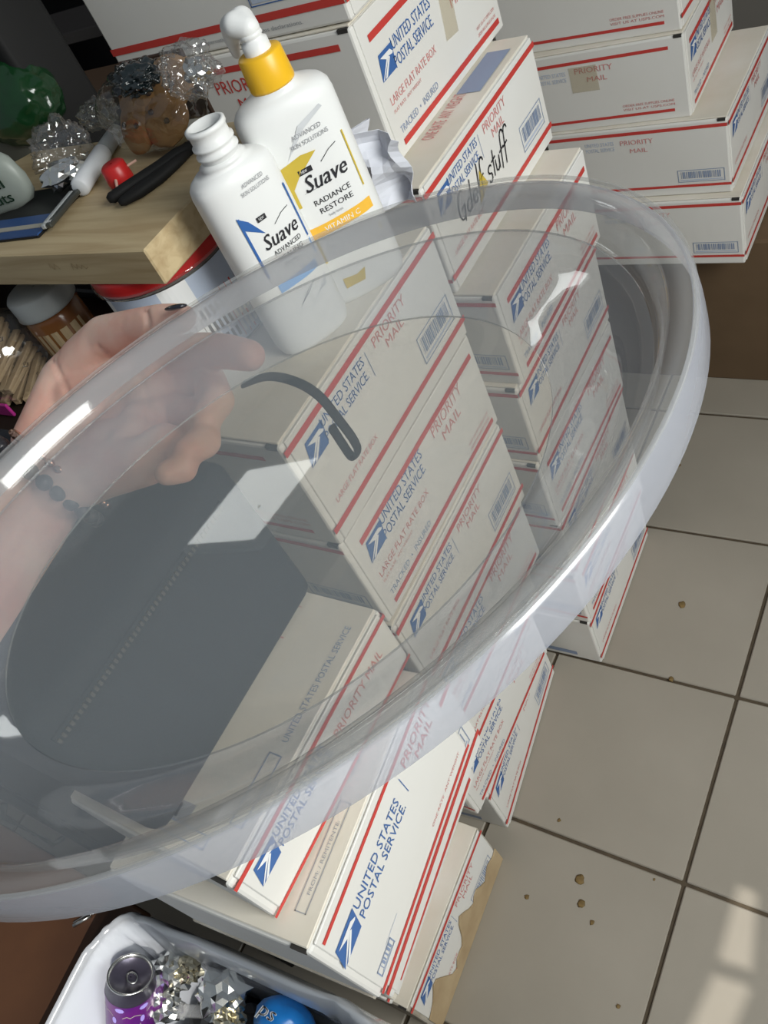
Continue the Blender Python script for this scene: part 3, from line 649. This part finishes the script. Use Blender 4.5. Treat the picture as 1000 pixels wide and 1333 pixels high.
# things on the block
def on(u, v, z=ZK): return atz(u, v, z)
q = on(42, 300); pk = thing('blue_packet', 'flat blue card packet with beige band on the wooden block', 'packet', (q.x - .03, q.y + .012, ZK), math.radians(4))
ob('card', box('card', -.09, .055, -.030, .060, 0, .003, .0006, 1), M['black'], pk); ob('blue_panel', box('blue_panel', -.09, .055, -.030, .006, .003, .0042), M['pack_blue'], pk)
ob('beige_band', box('beige_band', -.09, .048, -.018, -.011, .0042, .0048), M['pack_beige'], pk)
# scissors: black handles
q0, q1 = on(142, 262, ZK + .006), on(252, 190, ZK + .006)
sc_ = thing('scissors', 'black-handled scissors lying on the wooden block beside the open bottle', 'scissors', (q0.x, q0.y, ZK))
ang = math.atan2(q1.y - q0.y, q1.x - q0.x); sc_.rotation_euler = (0, 0, ang); Ls = (q1 - q0).length
ob('handle', tube('handle', [(Ls * t_, .002 * math.sin(t_ * 5), .007) for t_ in [0, .04, .2, .4, .6, .8, 1]], [.0035, .006, .0062, .006, .0065, .008, .006], 12, .9), M['black_rubber'], sc_)
ob('handle', tube('handle', [(Ls * (.05 + .9 * t_), -.020 + .018 * t_ - .008 * math.sin(t_ * 3.1), .006) for t_ in [0, .05, .25, .5, .75, 1]], [.003, .0055, .0075, .0075, .0065, .005], 12, .8), M['black_rubber'], sc_)
ob('blade', box('blade', Ls * .9, Ls * 1.35, -.005, .005, .004, .006, .0005, 1), M['steel'], sc_)
ob('pivot', lathe('pivot', [(.001, .003), (.004, .003), (.004, .012), (.001, .0125)], 16), M['steel'], sc_).location = (Ls * .95, 0, 0)
# marker
q0, q1 = on(104, 246, ZK + .009), on(142, 188, ZK + .009); ang = math.atan2(q1.y - q0.y, q1.x - q0.x)
mk = thing('marker_pen', 'thick grey-white marker pen lying on the wooden block', 'pen', (q0.x, q0.y, ZK + .0098), ang)
Lm = (q1 - q0).length * 1.3
ob('barrel', tube('barrel', [(0, 0, 0), (.002, 0, 0), (Lm * .6, 0, 0), (Lm * .62, 0, 0)], [.0075, .0095, .0095, .008], 24), M['silver_grad'], mk)
ob('cap', tube('cap', [(Lm * .62, 0, 0), (Lm * .64, 0, 0), (Lm, 0, 0), (Lm * 1.01, 0, 0)], [.008, .0088, .0082, .006], 24), M['grey_lid'], mk)
# craft knife
q0, q1 = on(62, 296, ZK + .007), on(100, 250, ZK + .007); ang = math.atan2(q1.y - q0.y, q1.x - q0.x)
kn = thing('pliers', 'grey metal pliers with serrated tip lying over the blue packet', 'tool', (q0.x, q0.y, ZK + .0052), ang); Lk = (q1 - q0).length
ob('jaw', box('jaw', 0, Lk, -.0055, .0015, 0, .005, .0012, 1), M['steel_dark'], kn); ob('jaw', box('jaw', 0, Lk, .0022, .008, 0, .005, .0012, 1), M['grey_lid'], kn)
ob('grip', tube('grip', [(Lk, 0, .004), (Lk * 1.5, .004, .004), (Lk * 2.2, .010, .004)], .006, 10), M['black_rubber'], kn)
P = Print(); [P.rect(.002, -.005 + .0016 * i, .006, -.0042 + .0016 * i, 'white_ink') for i in range(6)]; ob('serration', P.build('serration', lambda u, v: (u, v, .0055)), None, kn)
# red cap and swab stick
q0 = on(146, 238, ZK + .008); rc = tag(ob('red_cap', lathe('red_cap', [(.001, 0), (.013, 0), (.0135, .003), (.0125, .018), (.010, .020), (.001, .020)], 32), M['red_plastic']), 'small red plastic cap on the block behind the scissors', 'cap'); rc.location = (q0.x - .004, q0.y + .014, ZK)
q0, q1, q2 = on(150, 250, ZK + .010), on(146, 222, ZK + .014), on(176, 206, ZK + .014)
tag(ob('pink_stick', tube('pink_stick', [(q0.x, q0.y, ZK + .003), (q1.x, q1.y, ZK + .010), (q2.x, q2.y, ZK + .012)], [.0012, .0018, .0012], 8), mat('pink_stick', (.62, .38, .30), .5)), 'thin pinkish bent stick with knob on the block', 'stick')
# cookie pack
q = on(205, 155, ZK + .03)
ck = thing('cookie_pack', 'clear pack of brown cookies on the block behind the bottles', 'food pack', (q.x - .005, q.y + .006, ZK))
f_ = ob('film', crumple('film', .056, .036, .036, .10, 2.6, 5, 2, True, 3.0), M['cello_dark'], ck); f_.location = (0, 0, .040)
for i, (dx, dy, dz, rx_, ry_) in enumerate([(-.018, -.012, .030, .6, -.2), (.022, -.010, .032, .5, .2), (.0, .006, .052, .5, .1), (-.026, .010, .050, .5, -.3), (.028, .012, .054, .4, .2)]):
    co = tag(ob('cookie', crumple('cookie', .027, .027, .009, .05, 3, 4, i + 3, True), M['cookie']), ['lower left cookie in the clear pack', 'lower right cookie in the clear pack, nearest the open bottle', 'middle cookie in the clear pack, on top of the front two', 'upper left brown cookie in the clear pack', 'upper right brown cookie in the clear pack'][i], 'cookie', 'brown cookies in the clear pack')
    co.location = (ck.location.x + dx, ck.location.y + dy, ZK + dz); co.rotation_euler = (rx_ + .35, ry_, 0)
    for (a_, b_) in ((.009, -.004), (-.011, .002)):
        ch = ob('chip', cached('chip', lambda: crumple('chip', .0032, .0028, .0018, .2, 2, 2, 1, True)), M['choc'], co); ch.location = (a_, b_, .0088)
dp = ob('dark_print', box('dark_print', -.045, .045, .026, .030, .010, .075, .001, 1), M['choc'], ck, 'dark brown printed back panel')
# silver/clear crumpled wraps
def wrap(u, v, z, s, label, m, seed, nm='clear_wrap', sub=3, grp=None, amp=.35):
    q = on(u, v, z); o = ob(nm, crumple(nm, s[0], s[1], s[2], amp, 2.6, 5 if m != 'foil' else 3, seed, m != 'foil'), M[m]); o.location = (q.x, q.y, z); o.rotation_euler = (0, 0, seed)
    return tag(o, label, 'wrapper', grp)
wrap(80, 192, ZK + .030, (.028, .030, .026), 'shiny crumpled clear wrapper in the middle of the block clutter', 'cello', 21)
wrap(82, 226, ZK + .018, (.022, .016, .013), 'crinkled silver foil scrap in front of the crumpled clear wrapper', 'foil', 4, 'foil_scrap')
wrap(128, 148, ZK + .030, (.022, .016, .014), 'small shiny wrapper between cookie pack and green bag', 'cello_dark', 13, 'clear_wrap')
wrap(246, 92, ZK + .085, (.028, .022, .020), 'shiny silver clear wrapper behind the pump bottle, over the cookies', 'cello', 6, 'clear_wrap')
wrap(175, 102, ZK + .080, (.034, .020, .012), 'dark glossy wrapper above the cookie pack', 'dark_film', 9, 'dark_wrapper')
wrap(258, 92, ZK + .080, (.016, .012, .010), 'silver foil scrap beside the pump nozzle', 'foil', 15, 'foil_scrap')
# green snack bag
q = on(28, 160, ZK + .03)
gb = thing('green_snack_bag', 'dark green glossy snack bag with white panel at the left edge', 'bag', (q.x, q.y + .01, ZK))
o_ = ob('film', crumple('film', .062, .048, .050, .10, 2.0, 5, 9, True), M['green_film'], gb); o_.location = (0, 0, .050)
q2 = on(-14, 236, ZK + .035)
wp = thing('nut_bag', 'white pouch panel with dark green lettering, left edge of the block', 'bag', (q2.x, q2.y, ZK), math.radians(20))
wp.scale = (.85, .85, .85)
o_ = ob('pouch', crumple('pouch', .050, .014, .036, .06, 2, 3, 3, True, 3.0), mat('pouch', (.27, .30, .27), .45), wp); o_.location = (0, 0, .036)
P = Print(); P.text('ell', .004, .034, .014, 'green_film', .024, bold=.0008); P.text('uts', .002, .016, .014, 'green_film', .026, bold=.0008)
ob('lettering', P.build('lettering', lambda u, v: (u, -.0165, v)), None, wp)
# coffee maker
cm = thing('coffee_maker', 'dark brushed-metal coffee maker at the top left corner', 'appliance', (-1.035, .665, ZD), math.radians(-4))
ob('body', loft('body', [(0, .085, .085, 2.4), (.02, .09, .09, 2.4), (.20, .088, .088, 2.4), (.36, .082, .082, 2.4), (.37, .070, .070, 2.4)], 48), M['steel_dark'], cm)
ob('spine', box('spine', .075, .120, -.030, .050, 0, .40, .008, 3), M['black_rubber'], cm)
ob('steel_band', lathe('steel_band', [(.0885, .16), (.0915, .162), (.0915, .205), (.0885, .207)], 64), M['steel'], cm)
ob('base', box('base', -.10, .12, -.10, .10, -.0, .018, .006, 2), M['black'], cm)
jb = thing('brown_jug', 'rounded brown jug at the upper left edge behind the green bag', 'jug', (-1.36, .80, ZD))
ob('body', lathe('body', [(.001, 0), (.06, 0), (.085, .05), (.09, .12), (.07, .19), (.04, .22), (.04, .25), (.001, .25)], 40), M['brown_card'], jb)
ob('rim', lathe('rim', [(.038, .25), (.045, .252), (.045, .262), (.038, .262)], 40), M['grey_lid'], jb)
cl = tag(ob('blue_cloth', crumple('blue_cloth', .12, .09, .06, .25, 2.2, 4, 12, True), M['bluish_dark']), 'dark blue cloth bundle behind the green snack bag', 'cloth'); cl.location = (-1.30, .58, ZD + .075)

# ================================================================== DARK BAG
kb = thing('dark_cabinet', 'black cabinet standing under the left end of the dark bag, hazy through the lid', 'cabinet', (-.77, .012, 0))
ob('body', box('body', -.50, 0, 0, .235, .0, 6 * HB + .0742, .004, 2), M['black_rubber'], kb); ob('door', box('door', -.49, -.012, -.012, -.0005, .03, .90, .003, 1), M['black_rubber'], kb)
ob('handle', tube('handle', [(-.06, -.014, .60), (-.06, -.026, .61), (-.06, -.026, .70), (-.06, -.014, .71)], .004, 8), M['steel_dark'], kb)

bg = thing('dark_bag', 'dark navy fabric bag with zipper standing on the front boxes', 'bag', (-.414, .030, 6 * HB + .0752))
HBg = 1.088 - bg.location.z
ob('shell', box('shell', -.50, 0, 0, .219, 0, HBg, .012, 4), M['navy'], bg)
P = Print()
ob('zipper_tape', box('zipper_tape', -.0005, .0012, .010, .195, HBg - .028, HBg - .018, .0004, 1), M['navy'], bg)
bmz = bmesh.new()
for i in range(46):
    g = bmesh.ops.create_cube(bmz, size=1); bmesh.ops.scale(bmz, vec=(.0012, .0020, .0040), verts=g['verts']); bmesh.ops.translate(bmz, vec=(.0018, .012 + i * .004, HBg - .023), verts=g['verts'])
tz = ob('zipper_teeth', bmesh_out(bmz, 'zipper_teeth'), M['zip'], bg); tz['kind'] = 'stuff'
pts = [aty(u_, v_, .27 + .0 * k_) - bg.location for k_, (u_, v_) in enumerate([(318, 500), (350, 490), (385, 497), (415, 515), (440, 545), (460, 572), (466, 588), (458, 594), (446, 578), (432, 556)])]
def spline(p, n=6):
    out = []; p = [Vector(a) for a in p]
    for i in range(len(p) - 1):
        a, b, c, d = p[max(i - 1, 0)], p[i], p[i + 1], p[min(i + 2, len(p) - 1)]
        for k in range(n):
            t = k / n; out.append(.5 * ((2 * b) + (-a + c) * t + (2 * a - 5 * b + 4 * c - d) * t * t + (-a + 3 * b - 3 * c + d) * t ** 3))
    out.append(p[-1]); return out
ob('strap_loop', tube('strap_loop', spline(pts), .0036, 10, .5), M['black_rubber'], bg, 'black strap loop hanging off the corner')

# ================================================================== BIN WITH LINER
BX0, BX1, BY0, BY1, BZ = -.795, -.345, -.40, -.012, .49
bn = thing('waste_bin', 'square waste bin with a translucent white liner, at the bottom edge', 'bin', ((BX0 + BX1) / 2, (BY0 + BY1) / 2, 0), .09)
hw, hd = (BX1 - BX0) / 2, (BY1 - BY0) / 2
def rim_shell(name, zs, exps=7, n=80, amp=0, seed=0):
    v = []; f = []
    for z, s, am in zs:
        for i in range(n):
            t = 2 * math.pi * i / n; c, q = math.cos(t), math.sin(t)
            k = s + am * noise.noise(Vector((c * 3, q * 3, z * 14 + seed))) + am * .6 * noise.noise(Vector((c * 11, q * 11, z * 6 + seed)))
            v.append((hw * k * math.copysign(abs(c) ** (2 / exps), c), hd * k * math.copysign(abs(q) ** (2 / exps), q), z + am * .15 * noise.noise(Vector((c * 8, q * 8, seed)))))
    for j in range(len(zs) - 1):
        for i in range(n): m_ = (i + 1) % n; f.append((j * n + i, j * n + m_, (j + 1) * n + m_, (j + 1) * n + i))
    return mesh(name, v, f, True), n
sh, _ = rim_shell('tub', [(0, .86, 0), (.002, .87, 0), (BZ - .03, .97, 0), (BZ - .01, .975, 0), (BZ - .01, .955, 0), (.02, .85, 0)])
ob('tub', sh, M['bin'], bn)
ob('tub_floor', box('tub_floor', -hw * .86, hw * .86, -hd * .86, hd * .86, .0, .012), M['bin'], bn)
sh, _ = rim_shell('liner', [(.28, 1.0, .02), (.36, 1.01, .025), (.42, 1.015, .03), (BZ - .015, 1.0, .025), (BZ, .985, .02), (BZ + .006, .965, .02), (BZ, .945, .03), (BZ - .03, .92, .05), (BZ - .08, .90, .08), (.34, .88, .08), (.25, .84, .08)], n=110, seed=2)
lo = ob('liner', sh, M['bag_film'], bn, 'crinkled translucent white plastic liner')
tr = tag(ob('black_trash_bag', crumple('black_trash_bag', hw * .80, hd * .80, .10, .22, 3.5, 4, 31, False, 5.0), M['black']), 'dark crumpled trash at the bottom of the bin', 'trash'); tr.location = (bn.location.x, bn.location.y, .25)
ZC = .27
def inb(u, v, z): return atz(u, v, z)
q = inb(172, 1275, .445)
ax_ = (RM @ Vector((.12, .90, .42))).normalized(); top_ = inb(170, 1268, .47)
cn = thing('drink_can', 'purple drink can with silver rim leaning upright in the bin', 'can', top_ - ax_ * .116)
cn.rotation_euler = ax_.to_track_quat('Z', 'Y').to_euler()
ob('body', lathe('body', [(.001, 0), (.024, 0), (.030, .008), (.030, .100), (.0265, .112), (.0275, .114), (.0275, .116), (.0255, .1165), (.025, .112), (.001, .111)], 56), M['can_dark'], cn)
P = Print(); per = 2 * math.pi * .0303; [P.rect(per * i / 60, .02, per * (i + 1) / 60, .096, 'purple') for i in range(60)]
ob('sleeve_print', P.build('sleeve_print', cyl(.0303, 0)), None, cn, 'purple printed sleeve')
P = Print()
for cx in (0, .035, .07, .10, .14, .17):
    P.stroke([(cx + .004, .077), (cx + .009, .080), (cx + .013, .077), (cx + .018, .080), (cx + .026, .077)], .0010, 'pack_beige')
    P.poly([(cx + .006 * math.cos(a * .785), .090 + .004 * math.sin(a * .785)) for a in range(8)], 'lilac'); P.poly([(cx + .028 + .003 * math.cos(a * .785), .070 + .006 * math.sin(a * .785)) for a in range(8)], 'lilac')
    P.rect(cx + .004, .061, cx + .026, .0622, 'pack_beige'); P.rect(cx + .008, .056, cx + .022, .0572, 'pack_beige')
ob('lettering', P.build('lettering', cyl(.0307, 0)), None, cn)
ob('rim', lathe('rim', [(.0255, .1125), (.0275, .1135), (.028, .1155), (.0275, .1175), (.0255, .1165), (.0245, .113)], 56), M['steel'], cn)
ob('ring_pull', tube('ring_pull', [(.008 * math.cos(a * .52) - .004, .006 * math.sin(a * .52), .1135) for a in range(13)], .0012, 6), M['steel'], cn)
def binwrap(u, v, z, s, label, m, seed, nm, grp=None, sub=3, amp=.45):
    q = inb(u, v, z); o = ob(nm, crumple(nm, *s, amp, 3.4, sub, seed), M[m]); o.location = (q.x, q.y, z); return tag(o, label, 'wrapper', grp)
M['foil_gold'] = mat('foil_gold', (.75, .68, .50), .2, 1)
binwrap(222, 1268, .41, (.025, .024, .026), 'crumpled silver foil beside the purple can', 'foil', 2, 'foil_ball')
binwrap(246, 1262, .415, (.018, .014, .014), 'small gold-tinted foil scrap, second right of the can', 'foil_gold', 5, 'foil_ball')
binwrap(215, 1310, .40, (.022, .018, .024), 'silver foil piece at the foot of the purple can', 'foil', 8, 'foil_ball')
binwrap(290, 1297, .415, (.030, .027, .028), 'large crumpled silver and gold foil left of the blue wrapper', 'foil', 11, 'foil_ball')
binwrap(296, 1325, .41, (.024, .016, .020), 'gold foil tuft below the large silver foil', 'foil_gold', 14, 'foil_ball')
q = inb(250, 1316, .41); cp = thing('clear_plug', 'small clear plastic cap lying between the foils in the bin', 'plastic plug', (q.x, q.y, .402), .4)
ob('shell', box('shell', -.016, .016, -.007, .007, 0, .012, .003, 3), M['lid_rim'], cp); ob('flange', box('flange', -.018, -.013, -.009, .009, -.001, .013, .001, 1), M['lid_rim'], cp)
q = inb(352, 1326, .42)
bw = thing('blue_wrapper', 'bright blue wrapper with white script at the bottom edge', 'wrapper', (q.x, q.y, .38))
o_ = ob('film', crumple('film', .040, .030, .040, .08, 2.0, 4, 3, True), M['bright_blue'], bw)
P = Print(); P.text('ps', -.016, .002, .016, 'white_ink', .022, shear=.25, bold=.0012)
def onblob(u, v):
    q_ = Vector((u, v - .004, .046)); return q_ 
lt = ob('lettering', P.build('lettering', onblob), None, bw); 
# brown wooden stool next to the bin
st_ = thing('wooden_stool', 'dark reddish-brown wooden stool top left of the bin', 'stool', (-1.13, -.20, 0))
ob('seat', box('seat', -.30, .30, -.30, .17, .37, .395, .004, 2), M['darkwood'], st_)
for sx in (-.26, .25):
    for sy in (-.26, .13): ob('leg', box('leg', sx - .02, sx + .02, sy - .02, sy + .02, 0, .37, .003, 1), M['darkwood'], st_)
q = atz(106, 1198, .40)
hk = thing('metal_clip', 'small shiny metal clip lying on the stool by the bin', 'clip', (q.x, q.y, .3952), .9)
ob('bar', tube('bar', [(-.014, 0, .003), (.014, 0, .003)], .003, 10), M['steel'], hk); ob('arm', tube('arm', [(-.014, .005, .002), (.014, .005, .002), (.018, .0, .002)], .0015, 8), M['steel'], hk)

# ================================================================== FLOOR CRUMBS
for (u, v, s, lb) in ((755, 1145, .010, 'largest brown crumb stain on the tile'), (757, 1177, .008, 'brown crumb stain just below the largest one'), (771, 1201, .005, 'small brown speck, lowest of the crumb trail'), (686, 1168, .005, 'curved brown crumb left of the crumb trail'), (728, 1068, .004, 'dark speck above the crumb trail'), (884, 606, .006, 'round dark speck on the far tile beside the clear lid'), (888, 787, .009, 'faint brown smear on the tile below the clear lid'), (805, 1310, .004, 'dark speck at the bottom of the floor'), (852, 1145, .0025, 'tiny speck beside the grout line crossing'), (874, 884, .006, 'dark crumb lying on the grout line')):
    p = atz(u, v, 0); o = ob('floor_crumb', crumple('floor_crumb', s * .7, s * .8, .0008, .6, 2.5, 2, u, True), M['stain']); o.location = (p.x, p.y, .0009); tag(o, lb, 'crumb')

# ================================================================== CLEAR LID
LS = 1.0
nL = Vector((-.158, .040, .987)).normalized()
aX = Vector((-.73208, -.67527, -.08982)).normalized(); aY = nL.cross(aX).normalized()
cL = Vector((-.25598, .15182, 1.22444))
SX, SY = .950, .864
MLID = Matrix((aX, aY, nL)).transposed()
ld = thing('clear_plastic_lid', 'large round clear plastic lid held in the hand, in front of everything', 'lid', cL)
ld.rotation_euler = MLID.to_euler(); ld.scale = (SX, SY, 1)
def closed(name, prof, n=160):   # closed profile revolved
    v = []; f = []; m_ = len(prof)
    for i in range(n):
        t = 2 * math.pi * i / n
        for r, z in prof: v.append((r * math.cos(t), r * math.sin(t), z))
    for i in range(n):
        j = (i + 1) % n
        for k in range(m_): k2 = (k + 1) % m_; f.append((i * m_ + k, j * m_ + k, j * m_ + k2, i * m_ + k2))
    me = mesh(name, v, f, True); me.set_sharp_from_angle(angle=math.radians(50)); return me
dish_top = [(.001, -.034), (.05, -.034), (.10, -.034), (.125, -.034), (.138, -.034), (.144, -.0336)]
dish = dish_top + [(r, z - .0012) for r, z in dish_top[::-1]]
dish = [(r * LS, z * LS) for r, z in dish]
ob('dish', closed('dish', dish), M['lid_dish'], ld)
wl_ = [(.1442, -.0336), (.149, -.0322), (.1535, -.0302), (.161, -.0264), (.169, -.0222), (.177, -.0182), (.1825, -.0160), (.1865, -.0152), (.190, -.015)]
ob('side_wall', closed('side_wall', wl_ + [(r, z - .0012) for r, z in wl_[::-1]]), M['lid_wall'], ld)
rim_top = [(.1902, -.015), (.1925, -.0145), (.1945, -.011), (.1965, -.003), (.199, .0), (.203, .0012), (.2065, .0005), (.2085, -.001)]
rim_top = [(r * LS, z * LS) for r, z in rim_top]
ob('rim', closed('rim', rim_top + [(r, z - .0014) for r, z in rim_top[::-1]]), M['lid_rim'], ld)
sk = [(.2087, -.0012), (.2098, -.003), (.2101, -.009), (.2096, -.0155)]
sk = [(r * LS, z * LS) for r, z in sk]
ob('skirt', closed('skirt', sk + [(r - .0013, z) for r, z in sk[::-1]]), M['lid_skirt'], ld, 'frosty bluish-white skirt of the lid')
bd = [(.2094, -.0005), (.2102, .0003), (.2100, .0012), (.2088, .0014), (.2082, .0004)]
bd = [(r * LS, z * LS) for r, z in bd]
ob('rim_bead', closed('rim_bead', bd), M['lid_rim'], ld)
# ================================================================== PERSON: HAND AND FOREARM
ps = thing('person', 'left hand and forearm of a person gripping the clear lid', 'person', atd(75, 610, .52))
def J(u, v, off, r=0):
    """point on the sight line at distance off below the plane of the lid rim"""
    r_ = ray(u, v); k = (cL - CAM - nL * off).dot(nL) / r_.dot(nL); return CAM + r_ * k
seg = []
def chain(*js):
    for (p0, r0), (p1, r1) in zip(js, js[1:]): seg.append((p0, r0, p1, r1))
wr_ = J(78, 606, .058)
chain((J(-260, 985, .085), .056), (J(-80, 815, .080), .047), (J(10, 692, .070), .037), (wr_, .0280))
chain((J(60, 640, .062), .022), (J(130, 612, .062), .0200), (J(190, 600, .060), .016), (J(215, 580, .058), .0145))
chain((wr_, .026), (J(150, 545, .056), .023), (J(200, 508, .052), .018))
chain((J(50, 575, .050), .019), (J(92, 500, .036), .0225), (J(130, 455, .024), .0190))
chain((wr_, .023), (J(120, 590, .060), .021), (J(180, 572, .058), .0165))
chain((J(110, 520, .046), .024), (J(165, 500, .046), .019))
# thumb
chain((J(112, 470, .026), .0190), (J(138, 440, .015), .0160), (J(180, 426, .010), .0125), (J(212, 419, .008), .0115), (J(237, 414, .007), .0090))
# index
chain((J(185, 480, .046), .0170), (J(225, 462, .040), .0132), (J(265, 456, .036), .0118), (J(298, 458, .036), .0112), (J(325, 463, .036), .0098))
# middle
chain((J(190, 520, .052), .0160), (J(235, 492, .058), .0126), (J(272, 494, .058), .0115), (J(284, 522, .052), .0105), (J(268, 545, .050), .0092))
# ring
chain((J(185, 552, .056), .0155), (J(225, 532, .064), .0120), (J(262, 545, .062), .0110), (J(266, 575, .056), .0102), (J(244, 588, .051), .009))
# little finger
chain((J(170, 580, .056), .0140), (J(205, 575, .064), .0106), (J(238, 588, .062), .0096), (J(238, 610, .056), .0088), (J(218, 616, .052), .0078))
hm = remesh('hand_and_forearm', seg, .0022, 7)
# creases: press grooves along the palm folds
folds = [[(128, 452), (146, 466), (160, 468)], [(160, 468), (178, 462), (196, 452)], [(176, 470), (190, 510), (196, 560)], [(70, 470), (86, 505), (96, 540)], [(110, 560), (140, 520), (172, 486)], [(190, 404), (193, 424), (190, 440)]]
fp = []
for f0 in folds:
    for (a, b), (c, d) in zip(f0, f0[1:]):
        for k in range(8): fp.append((a + (c - a) * k / 8, b + (d - b) * k / 8))
RT = RM.transposed()
for vtx in hm.vertices:
    c = RT @ (vtx.co - CAM); u = 500 + c.x / -c.z * FPX; v_ = 666.5 - c.y / -c.z * FPX
    if u < 60 or v_ > 620: continue
    dm = min((u - a) ** 2 + (v_ - b) ** 2 for a, b in fp)
    if dm < 80 and vtx.normal.dot((CAM - vtx.co).normalized()) > .2: vtx.co -= vtx.normal * .0016 * math.exp(-dm / 12)
hm.transform(Matrix.Translation(-ps.location))
ob('hand_and_forearm', hm, M['skin'], ps)
# thumb nail, dark polish
nm_ = crumple('thumb_nail', .0085, .0058, .0018, 0, 1, 3, 1, True); no_ = ob('thumb_nail', nm_, M['nail'], ps, 'dark polished nail')
pn = J(229, 400, -.004) - ps.location; no_.location = pn
ax = (J(240, 398, .004) - J(212, 404, .004)).normalized(); upn = (RM @ Vector((-.1, .93, .35))).normalized(); yy = upn.cross(ax).normalized()
no_.rotation_euler = Matrix((ax, yy, ax.cross(yy))).transposed().to_euler()
# bracelets
axis = (J(110, 570, .056) - J(20, 672, .066)).normalized()
e1 = axis.cross(RM @ Vector((0, 0, 1))).normalized(); e2 = axis.cross(e1).normalized()
def bracelet(cen, R, nb, rb, m, nm, label, sub=2):
    bl = bpy.data.objects.new(nm, None); C.objects.link(bl); bl.parent = ps; bl.location = cen - ps.location; bl['label'] = label; bl.empty_display_size = .01
    bm = bmesh.new(); bmesh.ops.create_icosphere(bm, subdivisions=sub, radius=rb); me = bmesh_out(bm, 'bead', True); me.materials.append(M[m])
    for i in range(nb):
        t = 2 * math.pi * i / nb; b_ = ob('bead', me, None, bl); b_.location = (e1 * math.cos(t) + e2 * math.sin(t)) * R
        if m == 'rose': b_.scale = (1.25, .8, 1.0)
bracelet(J(64, 628, .062), .0415, 24, .0056, 'bead', 'bead_bracelet', 'dark round bead bracelet')
bracelet(J(80, 612, .060), .0385, 34, .0034, 'rose', 'chain_bracelet', 'rose gold chain bracelet')
